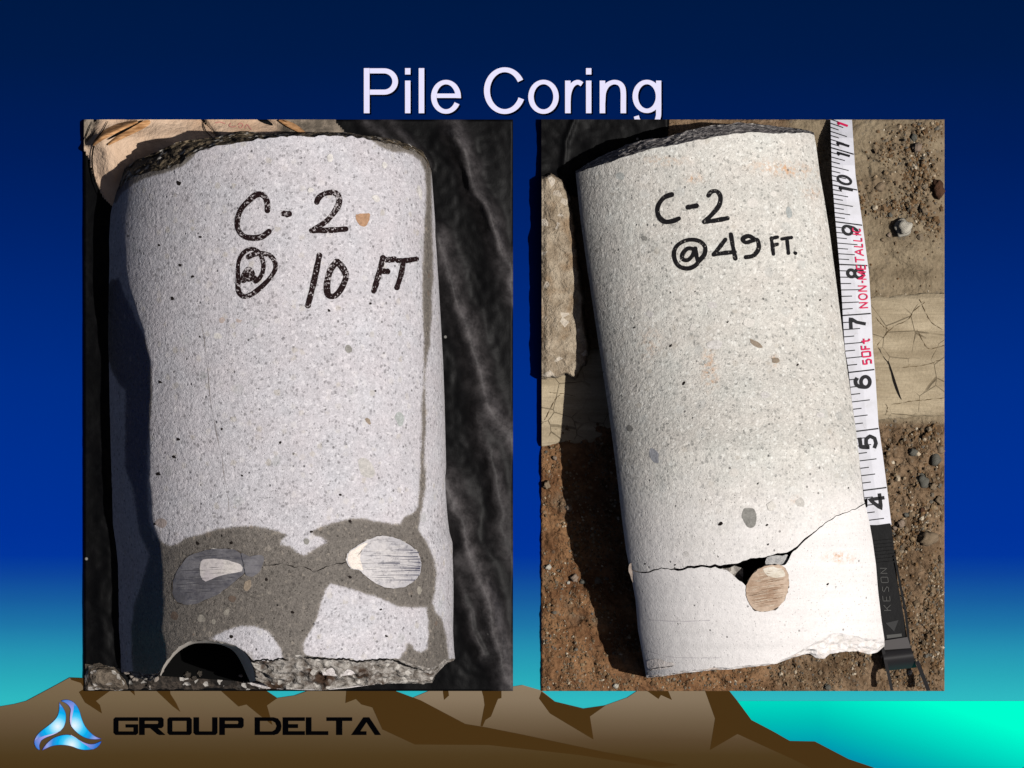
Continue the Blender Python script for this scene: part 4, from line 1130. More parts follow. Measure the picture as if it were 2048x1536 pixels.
o = mesh_obj("shade_sheet", v3, f3, black_plastic, None, True)
tag(o, "black sheet added for the deep shade in the corner behind the right core's top", "plastic")

# plank passing under the core
plank_poly = [(1083.5, 716), (1200, 694), (1450, 648), (1744, 592), (1888.5, 584), (1888.5, 831), (1765, 840), (1500, 858), (1200, 880), (1083.5, 890)]
xs = np.linspace(1083.5, 1888.5, 200); 
top_l = [(1083.5, 716), (1744, 594), (1888.5, 584)]; bot_l = [(1083.5, 892), (1200, 882), (1765, 840), (1888.5, 831)]
vv = []; ff = []; K = 64
for i, x_ in enumerate(xs):
    yt = float(itp(top_l, x_)) + (fbm(np.array([x_ / 22.0]), np.array([1.0]), 91, 3)[0] - 0.5) * 7; yb = float(itp(bot_l, x_)) + (fbm(np.array([x_ / 16.0]), np.array([5.0]), 93, 3)[0] - 0.5) * 9
    for k in range(K + 1):
        t = k / K; y_ = yt + (yb - yt) * t
        z_ = 17 - 7 * (1 - min(1, min(t, 1 - t) * 14)) ** 2 + 1.3 * (fbm(np.array([x_ / 20.0]), np.array([y_ / 14.0]), 95, 3)[0] - 0.5)
        vv.append(V(x_, y_, z_))
    vv.append(V(x_, yb, 1)); vv.append(V(x_, yt, 1))
M_ = K + 3
for i in range(len(xs) - 1):
    for k in range(M_):
        a = i * M_ + k; b = i * M_ + (k + 1) % M_
        ff.append((a, b, b + M_, a + M_))
m = NT("weathered_wood", 0.9, 0.15)
n1 = m.noise(36, 4, 0.6, m.stretch(0.6, 3.0, 1, -0.1)); n2 = m.noise(700, 3, 0.6); 
vo = m.vor(75, None, 'DISTANCE_TO_EDGE'); vb = m.vor(75)
ck = m.math('MULTIPLY', m.step(vo.outputs['Distance'], 0.02, 0.004), m.step(m.noise(55, 2, 0.5), 0.47, 0.6))
ng = m.noise(130, 4, 0.7, m.stretch(0.25, 5.0, 1, -0.16))
col = m.mix(m.step(n1, 0.3, 0.7), C(146, 132, 109), C(176, 162, 137))
col = m.gain(col, m.math('MULTIPLY_ADD', ng, 0.5, 0.75))
col = m.gain(col, m.math('MULTIPLY_ADD', n2, 0.35, 0.83))
spo = m.step(m.noise(260, 3, 0.6), 0.66, 0.74)
col = m.mix(m.math('MULTIPLY', spo, 0.45), col, C(112, 96, 70))
col = m.mix(m.math('MULTIPLY', ck, 0.55), col, C(70, 58, 40))
wood = m.done(col, None, m.bump(m.math('SUBTRACT', m.math('ADD', m.math('MULTIPLY', ng, 1.4), m.math('MULTIPLY', n2, 0.6)), ck), 0.6, 0.0012))
plank = empty("plank", 1480, 840, 0, "weathered tan plank with a dark split passing under the right core", "plank")
mesh_obj("plank_board", vv, ff, wood, plank, True)
HP = lambda x, y: 17.0
crack([(1757, 696), (1763, 706), (1774, 722), (1780, 738), (1786, 755), (1793, 775), (1799, 792), (1804, 800)], 1.4, HP, 1.2, crack_dark, "split", plank, 12, 1.2)
vv2, ff2 = ribbon_geo(smooth_path([(1777, 722), (1783, 742), (1790, 766), (1797, 786), (1803, 799)], 6), lambda t: 0.8 + 5.5 * math.sin(math.pi * min(1, t * 1.05)) * (0.5 + 0.5 * t), HP, 1.6)
mesh_obj("split", vv2, ff2, crack_dark, plank)
hair = flat_mat("wood_hairline", C(92, 76, 54), 0.95, 0.05)
for i, pth in enumerate(([(1752, 635), (1765, 650), (1778, 660)], [(1755, 690), (1785, 655), (1815, 640), (1830, 620), (1850, 605)], [(1835, 660), (1850, 690), (1862, 698), (1888, 690)], [(1783, 810), (1820, 803), (1850, 800), (1888, 796)], [(1805, 735), (1850, 730), (1880, 720)], [(1772, 830), (1775, 815), (1772, 808)], [(1840, 600), (1860, 640), (1885, 660)], [(1100, 785), (1130, 788), (1150, 792)], [(1090, 840), (1110, 800), (1120, 790)])):
    crack(pth, 1.5, HP, 1.0 + 0.1 * i, hair, "split", plank, 20 + i, 0.9, 8)

# lump of dried mortar at the upper left of the right core
lump_poly = [(1040, 352), (1083.5, 352), (1102, 346), (1122, 357), (1140, 395), (1150, 446), (1155, 500), (1162, 560), (1168, 600), (1168, 640), (1174, 664), (1180, 690), (1178, 720), (1165, 738), (1150, 757), (1132, 748), (1118, 754), (1083.5, 760), (1040, 760)]
m = NT("dried_mortar", 0.95, 0.15)
n1 = m.noise(110, 4, 0.7); n2 = m.noise(600, 3, 0.7); n4 = m.noise(40, 3, 0.6)
v = m.vor(300); r = m.sepc(v.outputs['Color'], 0)
col = m.mix(m.step(n1, 0.35, 0.65), C(136, 121, 102), C(172, 158, 138))
col = m.mix(m.math('MULTIPLY', m.step(n4, 0.54, 0.64), 0.55), col, C(134, 106, 76))
col = m.mix(m.math('MULTIPLY', m.step(r, 0.9, 0.93), 0.7), col, C(206, 196, 182))
col = m.gain(col, m.math('MULTIPLY_ADD', n2, 0.6, 0.7))
mortar = m.done(col, None, m.bump(m.math('ADD', n1, n2), 0.8, 0.0022))
xs = np.unique(np.clip(np.arange(1083.5, 1182, 3.0), 1083.5, 1889)); ys = np.arange(338, 770, 3.0)
X, Y = np.meshgrid(xs, ys)
d = sdf(lump_poly, X, Y) + (fbm(X / 12, Y / 12, 101, 3) - 0.5) * 8
LZ = np.where(d > 0, 30 + 18 * sstep(0, 6, d) - 7 * sstep(1094, 1084, X) + 16 * (fbm(X / 26, Y / 30, 103, 4) - 0.5) * sstep(0, 14, d), 2)
k = 0; idx = -np.ones(X.shape, int); v3 = []; f3 = []
for i in range(X.shape[0]):
    for j in range(X.shape[1]):
        if d[i, j] > -4: idx[i, j] = k; k += 1; v3.append(V(X[i, j], Y[i, j], LZ[i, j]))
for i in range(X.shape[0] - 1):
    for j in range(X.shape[1] - 1):
        q = (idx[i, j], idx[i + 1, j], idx[i + 1, j + 1], idx[i, j + 1])
        if min(q) >= 0: f3.append(q)
        if j == 0 and idx[i, 0] >= 0 and idx[i + 1, 0] >= 0:
            pass
o = mesh_obj("mortar_lump", v3, f3, mortar, None, True)
tag(o, "rough tan lump of dried mortar at the upper left of the right core", "lump")

# ---- the right core
coreR = Core(L=[(240, 1140), (345, 1151), (440, 1161), (540, 1175), (640, 1190), (720, 1202), (800, 1214), (880, 1225), (960, 1235), (1040, 1244), (1100, 1252), (1150, 1262), (1200, 1271), (1260, 1276), (1310, 1285), (1350, 1292), (1420, 1300)],
             R=[(240, 1622), (268, 1628), (290, 1632), (350, 1640), (400, 1649), (470, 1660), (560, 1672), (640, 1682), (720, 1692), (790, 1702), (860, 1712), (940, 1721), (1000, 1728), (1040, 1738), (1080, 1745), (1130, 1752), (1180, 1756), (1240, 1763), (1280, 1769), (1300, 1769), (1420, 1775)], c=[(240, 5), (450, 12), (700, 50), (900, 118), (1110, 122), (1350, 54), (1400, 44)], k=0.78, q=0.93)
RT = [(1130, 354), (1150, 348), (1170, 340), (1200, 331), (1240, 317), (1290, 301), (1350, 289), (1410, 278), (1460, 269), (1510, 265), (1540, 266), (1600, 266), (1622, 267), (1640, 274)]
RT2 = [(1130, 350), (1150, 343), (1165, 333), (1190, 318), (1220, 304), (1250, 291), (1290, 279), (1330, 275), (1370, 262), (1420, 251), (1440, 250), (1480, 245), (1530, 250), (1580, 255), (1620, 262), (1640, 272)]
RCU = [(1235, 1138), (1262, 1140), (1288, 1143), (1300, 1142), (1310, 1140), (1325, 1136), (1345, 1138), (1360, 1138), (1372, 1132), (1385, 1130), (1410, 1132), (1440, 1130), (1480, 1125), (1488, 1122), (1500, 1116), (1530, 1113), (1545, 1110), (1575, 1105), (1590, 1095), (1610, 1078), (1630, 1062), (1650, 1048), (1670, 1033), (1690, 1023), (1710, 1018), (1722, 1009), (1745, 1000)]
RCL = [(1235, 1141), (1262, 1143), (1290, 1149), (1305, 1149), (1322, 1141), (1345, 1143), (1355, 1150), (1362, 1145), (1380, 1142), (1405, 1140), (1430, 1144), (1455, 1150), (1470, 1156), (1484, 1165), (1492, 1174), (1500, 1160), (1512, 1146), (1525, 1136), (1540, 1131), (1570, 1131), (1576, 1124), (1583, 1112), (1592, 1106), (1603, 1096), (1615, 1082), (1632, 1066), (1652, 1051.5), (1672, 1036), (1692, 1026), (1712, 1021), (1725, 1012), (1745, 1003)]
RB = [(1280, 1352), (1292, 1352), (1300, 1351), (1330, 1348), (1370, 1342), (1430, 1336), (1470, 1334), (1500, 1331), (1530, 1328), (1556, 1323), (1580, 1312), (1605, 1298), (1640, 1280), (1665, 1266), (1690, 1268), (1720, 1275), (1745, 1278), (1772, 1280)]
RB2 = [(1280, 1354), (1292, 1355), (1300, 1355), (1330, 1352), (1370, 1346), (1430, 1340), (1470, 1338), (1500, 1334), (1530, 1331), (1556, 1326), (1590, 1314), (1620, 1307), (1632, 1316), (1648, 1318), (1660, 1308), (1680, 1304), (1715, 1302), (1735, 1309), (1755, 1305), (1772, 1290)]
right = empty("core_sample", 1480, 1340, 0, "pale concrete core marked C-2 @ 49 FT, cracked across with a cut bar showing", "core sample", "cored concrete samples")
RCUj = jagged(RCU, 3.2, 201, 3)
def crack_low(a):
    g = float(itp(RCL, a) - itp(RCU, a)); hole = float(sstep(1440, 1482, a) * sstep(1588, 1574, a))
    g = g * (0.42 + 0.58 * hole) + 2.2 * (float(fbm(np.array([a / 8.0]), np.array([3.0]), 207, 3)[0]) - 0.5)
    return float(itp(RCUj, a)) + max(g, 1.2)
RCLj = [(a, crack_low(a)) for a in np.arange(RCU[0][0], RCU[-1][0] + 1, 3)]
def rattrs(x, y, low):
    sl_ = np.clip(sstep(760, 1150, y) * 0.75 + 0.15 * sstep(1500, 1700, x) * sstep(900, 1000, y), 0, 1) if not low else np.full(x.shape, 1.1)
    rust = np.exp(-(((x - 1568) / 55) ** 2 + ((y - 338 - 0.1 * (x - 1568)) / 13) ** 2)) * 0.9
    for cx, cy, sx, sy, a in ((1418, 735, 14, 34, 0.8), (1428, 760, 8, 16, 0.7), (1390, 357, 16, 7, 0.9), (1330, 322, 40, 9, 0.5), (1678, 1115, 26, 10, 0.9), (1550, 722, 9, 9, 1), (1624, 385, 20, 12, 0.45), (1300, 690, 20, 30, 0.35), (1590, 1000, 10, 10, 0.3), (1740, 1290, 20, 20, 0.3)):
        rust = np.maximum(rust, a * np.exp(-(((x - cx) / sx) ** 2 + ((y - cy) / sy) ** 2)))
    return {"slurry": sl_.ravel(), "rust": rust.ravel()}
x, y, z, ph = coreR.grid(jagged(RT, 2.2, 217), RCUj, 220, 300, 0.5, 13)
up = mesh_obj("upper_piece", Va(x, y, z).reshape(-1, 3), grid_faces(*x.shape), con_right, right, True, rattrs(x, y, False))
ncr = x.shape[1]
vv, ff = cap_geo(x[0], y[0], z[0], RT2, 2, 18, 5, 20, 15, flip=True, sel=slice(6, ncr - 6), drop=62)
mesh_obj("broken_top", vv, ff, brk_top_right, up, True)
CU_in = [(a, b - 5) for a, b in RCUj]
vv, ff = cap_geo(x[-1], y[-1], z[-1], CU_in, 20, 10, 2.0, 5, 17, sel=slice(10, ncr - 10))
mesh_obj("crack_face", vv, ff, brk_crack, up, True)
x, y, z, ph = coreR.grid(RCLj, jagged(RB, 2.5, 219), 220, 90, 0.5, 19)
# the broken-off piece has settled a little
lowp = mesh_obj("lower_piece", Va(x, y, z - 2).reshape(-1, 3), grid_faces(*x.shape), con_right, right, True, rattrs(x, y, True))
CL_in = [(a, b + 4) for a, b in RCLj]
vv, ff = cap_geo(x[0], y[0], z[0] - 2, CL_in, 20, 10, 2.0, 5, 27, flip=True, sel=slice(10, ncr - 10))
mesh_obj("crack_face", vv, ff, brk_crack, lowp, True)
vv, ff = cap_geo(x[-1], y[-1], z[-1] - 2, RB2, 2, 14, 2.5, 7, 29, sel=slice(6, ncr - 6), drop=30)
mesh_obj("broken_bottom", vv, ff, brk_bot_right, lowp, True)
HR = coreR.H
HR2 = lambda x, y: coreR.H(x, y) - 2
# dark depth inside the crack
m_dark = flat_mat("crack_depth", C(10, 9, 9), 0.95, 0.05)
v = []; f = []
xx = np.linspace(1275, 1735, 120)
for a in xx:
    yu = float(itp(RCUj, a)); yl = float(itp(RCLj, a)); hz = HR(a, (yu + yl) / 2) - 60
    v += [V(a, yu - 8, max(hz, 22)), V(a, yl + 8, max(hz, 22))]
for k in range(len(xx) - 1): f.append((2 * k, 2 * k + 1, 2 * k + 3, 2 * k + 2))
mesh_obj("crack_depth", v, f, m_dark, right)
patch("loose_fragment", [(1533, 1116), (1545, 1112), (1565, 1110), (1576, 1110), (1574, 1120), (1570, 1129), (1545, 1130), (1532, 1130)], lambda x, y: HR(x, y) - 12, 0, stone_mat("fragment", C(186, 184, 182), C(140, 140, 140)), right, 4, 0.5, 30, smooth_n=2)
patch("loose_fragment", [(1440, 1140), (1460, 1136), (1482, 1130), (1487, 1148), (1486, 1164), (1468, 1154)], lambda x, y: HR(x, y) - 44, 0, brk_crack, right, 4, 1.5, 14, smooth_n=2)
bar_r = steel("cut_bar_rusty", C(158, 132, 110), C(192, 172, 152), 0.3, 0.12, 0.45, 0.0, C(112, 84, 60))
joint([(1530, 1133), (1550, 1129), (1565, 1132), (1575, 1145), (1578, 1165), (1575, 1185), (1565, 1205), (1550, 1218), (1530, 1223), (1510, 1220), (1498, 1206), (1492, 1186), (1495, 1166), (1505, 1149), (1516, 1139)], HR2, lowp, 1.012)
patch("cut_steel_bar", [(1530, 1133), (1550, 1129), (1565, 1132), (1575, 1145), (1578, 1165), (1575, 1185), (1565, 1205), (1550, 1218), (1530, 1223), (1510, 1220), (1498, 1206), (1492, 1186), (1495, 1166), (1505, 1149), (1516, 1139)], HR2, 1.6, bar_r, lowp, 7, 0.5, 20)
patch("bright_spot", [(1524, 1140), (1540, 1134), (1556, 1134), (1568, 1142), (1570, 1152), (1554, 1156), (1536, 1152)], HR2, 2.2, steel("steel_glint", C(196, 186, 168), C(216, 210, 198), 0.3, 0.12, 0.4, 0.0, C(150, 130, 106)), lowp, 4, 0.8, 0.4, smooth_n=2)  # pale patch paints a glint onto the cut bar
JR = [(1530, 1133), (1550, 1129), (1565, 1132), (1575, 1145), (1578, 1165), (1575, 1185), (1565, 1205), (1550, 1218), (1530, 1223), (1510, 1220), (1498, 1206), (1492, 1186), (1495, 1166), (1505, 1149), (1516, 1139)]
scratches("scratch_lines", JR, 46, -0.16, HR2, 1.9, stone_mat("scratch_rust", C(150, 120, 98)), lowp, 55, 0.05, 1.2); scratches("scratch_lines", JR, 34, -0.16, HR2, 2.0, stone_mat("scratch_cream", C(212, 196, 176)), lowp, 56, 0.05, 1.4)
# spalled left corner by the crack
patch("spall", [(1256, 1135), (1264, 1125), (1278, 1135), (1284, 1150), (1288, 1170), (1288, 1186), (1278, 1182), (1268, 1170), (1260, 1150)], lambda x, y: HR(max(x, 1268), y) * 0.9 + 10, 2.5, stone_mat("spall_brown", C(164, 150, 140), C(134, 120, 110)), right, 3, 0.6, 60, smooth_n=2)
patch("chip_scar", [(1292, 1325), (1310, 1318), (1335, 1322), (1350, 1330), (1330, 1338), (1300, 1340)], HR2, 1.0, stone_mat("scar_pale", C(240, 232, 226), C(226, 216, 208)), lowp, 3, 0.8, 1.5, smooth_n=2)
crack([(1293, 1348), (1305, 1338), (1325, 1335), (1348, 1332)], 1.8, HR2, 1.8, crack_dark, "hairline_crack", lowp, 31, 0.6)
crack([(1300, 1240), (1360, 1243), (1420, 1241)], 1.2, HR2, 0.8, flat_mat("drill_ring", C(186, 180, 186), 0.9, 0.1), "drill_ring", lowp, 33, 0.3)
crack([(1290, 1300), (1340, 1314), (1400, 1316), (1440, 1316)], 1.2, HR2, 0.8, flat_mat("drill_ring_b", C(186, 180, 186), 0.9, 0.1), "drill_ring", lowp, 35, 0.3)

# marker writing
for k, (strokes, w) in enumerate([
    ([[(1343.5, 389), (1328.5, 395), (1317.5, 409), (1315, 423), (1320, 436), (1331, 443.5), (1346, 442), (1358, 437)]], 7.2),
    ([[(1376, 414.5), (1393, 411.5)]], 7.4),
    ([[(1417, 391), (1423, 383.5), (1434, 383), (1441, 394), (1438, 411), (1424, 429), (1409, 443)], [(1409, 443.5), (1428, 441.5), (1455, 436.5)]], 7.0),
    ([[(1398, 522), (1409, 509), (1410, 493), (1397, 481.5), (1376, 480), (1357, 489), (1348.5, 503), (1350, 520), (1359, 533), (1376, 537), (1391, 531), (1399, 520)], [(1389, 499), (1376, 497), (1366, 507), (1365, 518), (1376, 520), (1386, 510), (1391, 497)], [(1391, 498), (1393, 511), (1397, 523)]], 6.4),
    ([[(1451, 479), (1438, 496), (1428, 508.5)], [(1428, 509), (1449, 506), (1470, 504)], [(1462, 468.5), (1466, 493), (1471, 517)]], 6.4),
    ([[(1509, 478), (1497, 472), (1485.5, 478), (1492, 485), (1506, 481), (1515, 480), (1517.5, 497), (1507, 511), (1492, 514.5)]], 6.4),
    ([[(1543, 476), (1545, 492), (1547, 508)], [(1543, 477), (1555, 474)], [(1545, 491), (1555, 488.5)]], 5.6),
    ([[(1564, 478), (1583, 475)], [(1574, 478), (1577, 506)]], 5.6),
    ([[(1589.8, 505.5), (1591.2, 506.5)]], 5.0)]):
    inked(strokes, w, HR, ink_right, up, 60 + 5 * k)
white_s = stone_mat("stone_white", C(206, 202, 195), C(196, 192, 186))
for cx, cy, rx, ry, ro, mt in ((1505, 406, 10, 9, 0, white_s), (1498, 645, 13, 9, 0.1, white_s), (1547, 387, 7, 6, 0, white_s), (1500, 1035, 15, 21, -0.25, grey_s), (1578, 425, 6, 11, -0.2, green_s), (1308, 912, 9, 15, -0.5, blue_s), (1468, 945, 10, 8, 0, white_s), (1600, 1005, 9, 9, 0, stone_mat("stone_pale_grey", C(196, 192, 186))),
                               (1512, 687, 14, 5, 0.55, brown_s), (1551, 721, 8, 6, 0.3, brown_s), (1260, 857, 6, 6, 0, grey_s), (1289, 477, 6, 5, 0, grey_s), (1240, 352, 9, 8, 0, stone_mat("stone_soft_grey", C(178, 180, 176))), (1425, 610, 10, 7, 0, pale_s), (1300, 628, 7, 7, 0, pale_s), (1430, 690, 16, 9, 0, pale_s), (1384, 655, 4, 7, 0.3, white_s),
                               (1530, 790, 9, 7, 0, pale_s), (1640, 830, 8, 6, 0.3, pale_s), (1543, 1012, 9, 9, 0, white_s), (1372, 1108, 6, 5, 0, pale_s), (1509, 308, 5, 4, 0, white_s), (1385, 462, 8, 6, 0, white_s)):
    patch("stone", blob(cx, cy, rx, ry, ro, seed=int(cx)), HR, 0.6, mt, up, 3, 0.2, 0.6, smooth_n=3)
for cx, cy, r in ((1367, 767, 4.5), (1441, 1048, 5), (1341, 691, 3.5), (1455, 644, 2.5), (1390, 583, 2), (1534, 1050, 2.6), (1640, 600, 2.4), (1268, 655, 2.2), (1595, 730, 2.4), (1697, 976, 2), (1290, 1128, 2), (1350, 1130, 2), (1536, 1089, 2), (1656, 1168, 2.6), (1516, 967, 2)):
    patch("air_pit", blob(cx, cy, r, r * 0.7, -0.7, 7, 0.3, seed=int(cx + cy)), HR, 0.7 if cy < 1140 else -1.2, pit_m, up if cy < 1100 else lowp, 2, 0.2, 0.4, smooth_n=2)

# ------------------------------------------------------------------ measuring tape
tape = empty("measuring_tape", 1760, 1300, 8, "white inch measuring tape with black leader and metal loop beside the right core", "tape measure")
TR = [(239.5, 1704), (350, 1711), (440, 1724), (545, 1738), (630, 1743), (700, 1746), (740, 1750), (850, 1757), (905, 1765), (975, 1774), (1050, 1783), (1150, 1789), (1250, 1812), (1300, 1824), (1400, 1850)]
TL = [(239.5, 1661), (350, 1664), (430, 1670), (530, 1679), (600, 1684), (640, 1686), (700, 1690), (740, 1697), (850, 1709), (960, 1724), (1050, 1736), (1150, 1746), (1250, 1764), (1300, 1774), (1400, 1800)]
ZT = [(239.5, 20), (275, 46), (330, 66), (450, 70), (600, 60), (800, 44), (1050, 34), (1200, 26), (1320, 20)]
def tz(y): return float(itp(ZT, y))
def tpt(u, y, skew=0.0, e=0.0):
    """point on the tape; u 0..1 from core side to outer edge"""
    l = float(itp(TL, y)); r_ = float(itp(TR, y))
    return V(l + (r_ - l) * u, y + skew, tz(y) + e)
def tape_strip(ya, yb, n, mat, name, thick=2.4, parent=tape):
    ys_ = np.linspace(ya, yb, n); v = []; f = []
    for y_ in ys_:
        for u in (0, .5, 1): v.append(tpt(u, y_, (0.5 - u) * itp([(240, -20), (560, -4), (640, 6), (1050, 8)], y_) , (0.0 if u == .5 else -1.0)))
        for u in (1, .5, 0): v.append(tpt(u, y_, (0.5 - u) * itp([(240, -20), (560, -4), (640, 6), (1050, 8)], y_), -thick - (0.0 if u == .5 else 1.0)))
    for i in range(n - 1):
        for k in range(6):
            a = i * 6 + k; b = i * 6 + (k + 1) % 6; f.append((a, a + 6, b + 6, b))
    return mesh_obj(name, v, f, mat, parent)
m = NT("tape_white", 0.45, 0.4)
nt = m.noise(120, 3, 0.6); nt2 = m.noise(330, 4, 0.7)
tc = m.mix(m.step(nt, 0.4, 0.8), C(206, 206, 214), C(190, 190, 195))
tape_mat = m.done(m.mix(m.math('MULTIPLY', m.step(nt2, 0.58, 0.75), 0.45), tc, C(150, 140, 126)))
# the strip must end square at the picture's top edge, so it starts under the frame line with no skew there
def sk(y): return float(itp([(239.5, 0), (262, -9), (560, -3), (640, 5), (1050, 7)], y))
ys_ = np.linspace(239.5, 1050, 90); v = []; f = []
for y_ in ys_:
    for u, e in ((0, -1), (.5, 0), (1, -1), (1, -3.2), (.5, -2.4), (0, -3.2)): v.append(tpt(u, y_, (0.5 - u) * (0 if y_ < 240 else 0), e))
for i in range(89):
    for k in range(6):
        a = i * 6 + k; b_ = i * 6 + (k + 1) % 6; f.append((a, a + 6, b_ + 6, b_))
mesh_obj("tape_strip", v, f, tape_mat, tape)
mark_mat = flat_mat("tape_black", C(26, 26, 30), 0.6, 0.2); red_mat = flat_mat("tape_red", C(206, 28, 84), 0.6, 0.2)
INCH = [(12, 238), (11, 302), (10, 375), (9, 447), (8, 530), (7, 629), (6, 742), (5, 860), (4, 978), (3, 1098)]
def ypos(val): return float(np.interp(-val, [-a for a, b_ in INCH], [b_ for a, b_ in INCH]))
slope = lambda y: float(itp([(240, 16), (450, 7), (540, 2), (620, -4), (740, -6), (980, -6), (1050, -6)], y))   # how far a mark drops from core side to outer edge
mbk = MB()
def tquad(u0, u1, y, w):
    l = float(itp(TL, y)); r_ = float(itp(TR, y)); sl_ = slope(y)
    pts = []
    for u, d_ in ((u0, -w / 2), (u1, -w / 2), (u1, w / 2), (u0, w / 2)):
        yy = y + d_ + sl_ * (u - 0.5)
        pts.append(V(float(itp(TL, yy)) + (float(itp(TR, yy)) - float(itp(TL, yy))) * u, yy, tz(yy) + 0.45))
    return pts
for n8 in range(3 * 8 + 3, 12 * 8):
    val = n8 / 8.0; yy = ypos(val)
    if yy < 246 or yy > 1046: continue
    L_ = 1.0 if n8 % 8 == 0 else 0.72 if n8 % 4 == 0 else 0.58 if n8 % 2 == 0 else 0.36
    mbk.add(tquad(0.0, L_ - (0.02 if L_ == 1 else 0), yy, 2.6 if n8 % 8 == 0 else 1.9), [(0, 3, 2, 1)])
mbk.build("graduation_marks", mark_mat, tape)
DIG = {'0': [('ell', .5, .5, .33, .43, 0, 360)], '1': [[(.3, .22), (.55, .06), (.55, .95)]],
       '4': [[(.68, .95), (.68, .05), (.1, .68), (.95, .68)]], '5': [[(.85, .07), (.28, .07), (.2, .48), (.45, .38), (.72, .42), (.86, .65), (.7, .9), (.4, .94), (.13, .8)]],
       '6': [('ell', .5, .67, .32, .27, 0, 360), [(.8, .2), (.62, .07), (.42, .09), (.25, .28), (.18, .6)]],
       '7': [[(.1, .08), (.9, .08), (.6, .42), (.42, .95)]], '8': [('ell', .5, .28, .27, .2, 0, 360), ('ell', .5, .71, .33, .24, 0, 360)],
       '9': [('ell', .5, .33, .32, .27, 0, 360), [(.2, .8), (.38, .93), (.58, .91), (.75, .72), (.82, .4)]]}
LETR = {'N': [[(.1, 1), (.1, 0), (.85, 1), (.85, 0)]], 'O': [('ell', .5, .5, .42, .48, 0, 360)], '-': [[(.1, .55), (.9, .55)]], 'M': [[(.05, 1), (.05, 0), (.5, .9), (.95, 0), (.95, 1)]],
        'E': [[(.85, 0), (.12, 0), (.12, 1), (.85, 1)], [(.12, .5), (.75, .5)]], 'T': [[(.02, 0), (.98, 0)], [(.5, 0), (.5, 1)]], 'A': [[(.02, 1), (.5, 0), (.98, 1)], [(.22, .65), (.78, .65)]],
        'L': [[(.15, 0), (.15, 1), (.85, 1)]], 'I': [[(.5, 0), (.5, 1)]], 'C': [('ell', .5, .5, .42, .48, 50, 310)], 'F': [[(.85, 0), (.12, 0), (.12, 1)], [(.12, .48), (.75, .48)]],
        't': [[(.45, .05), (.45, .8), (.6, .97), (.9, .97)], [(-.1, .32), (1.0, .32)]], '5': [[(.85, 0), (.15, 0), (.15, .45), (.7, .42), (.88, .7), (.7, 1), (.1, .98)]], '0': [[(.1, .1), (.1, .9), (.2, 1), (.8, 1), (.9, .9), (.9, .1), (.8, 0), (.2, 0), (.1, .1)]], '1': [[(.3, .22), (.55, .06), (.55, .95)]]}
def tchar(table, ch, u_top, u_bot, y_start, adv, w, mb, eps=0.9):
    """glyph turned 90 degrees anticlockwise: glyph x runs up the tape (decreasing y), glyph y runs from u_top to u_bot"""
    def mp(gx, gy):
        yy = y_start - gx * adv
        u = u_top + gy * (u_bot - u_top)
        yy2 = yy + slope(yy) * (u - 0.5)
        l = float(itp(TL, yy2)); r_ = float(itp(TR, yy2))
        return (l + (r_ - l) * u, yy2)
    for q, st_ in enumerate(table[ch]):
        if isinstance(st_, tuple):
            _, cx, cy, rx, ry, a0, a1 = st_
            pts = [(cx + rx * math.cos(math.radians(a)), cy - ry * math.sin(math.radians(a))) for a in np.linspace(a0, a1, 26)]
        else:
            pts = []
            for p, p2 in zip(st_[:-1], st_[1:]):
                for t in np.linspace(0, 1, 5, endpoint=False): pts.append((p[0] + (p2[0] - p[0]) * t, p[1] + (p2[1] - p[1]) * t))
            pts.append(st_[-1])
        mb.add(*ribbon_geo([mp(*p) for p in pts], w, lambda x, y: tz(y), eps + 0.05 * q, nw=1))
for ch, ys0, adv, u0, u1, w in (('4', 1022, 36, .18, .88, 7), ('5', 902, 34, .10, .84, 7), ('6', 781, 33, .18, .82, 7), ('7', 661, 28, .22, .82, 6.6), ('8', 560, 26, .22, .84, 6.2), ('9', 474, 26, .22, .82, 5.6)):
    mb = MB(); tchar(DIG, ch, u0, u1, ys0, adv, w, mb); mb.build("numeral", mark_mat, tape)
mb = MB(); tchar(DIG, '1', .22, .84, 386, 15, 4.6, mb); tchar(DIG, '0', .2, .82, 372, 24, 5, mb); mb.build("numeral", mark_mat, tape)
mb = MB(); tchar(DIG, '1', .22, .84, 317, 16, 4.6, mb); tchar(DIG, '1', .22, .84, 297, 16, 4.6, mb); mb.build("numeral", mark_mat, tape)
mb = MB(); tchar(LETR, '1', .3, .82, 255, 14, 4.2, mb, 1.4); mb.build("numeral", red_mat, tape)
ya = 618.0; mb = MB()
for ch, adv in zip("NON-METALLIC", (17, 17, 17, 8, 20, 14, 15, 16, 12, 12, 6, 14)):
    tchar(LETR, ch, .60, .90, ya, adv * 0.82, 2.5, mb, 1.5); ya -= adv * 1.0
mb.build("red_lettering", red_mat, tape)
ya = 731.0; mb = MB()
for ch, adv in zip("50Ft", (15, 15, 13, 12)):
    tchar(LETR, ch, .60, .90, ya, adv * 0.82, 3.0, mb, 1.5); ya -= adv * 1.0
mb.build("red_lettering", red_mat, tape)

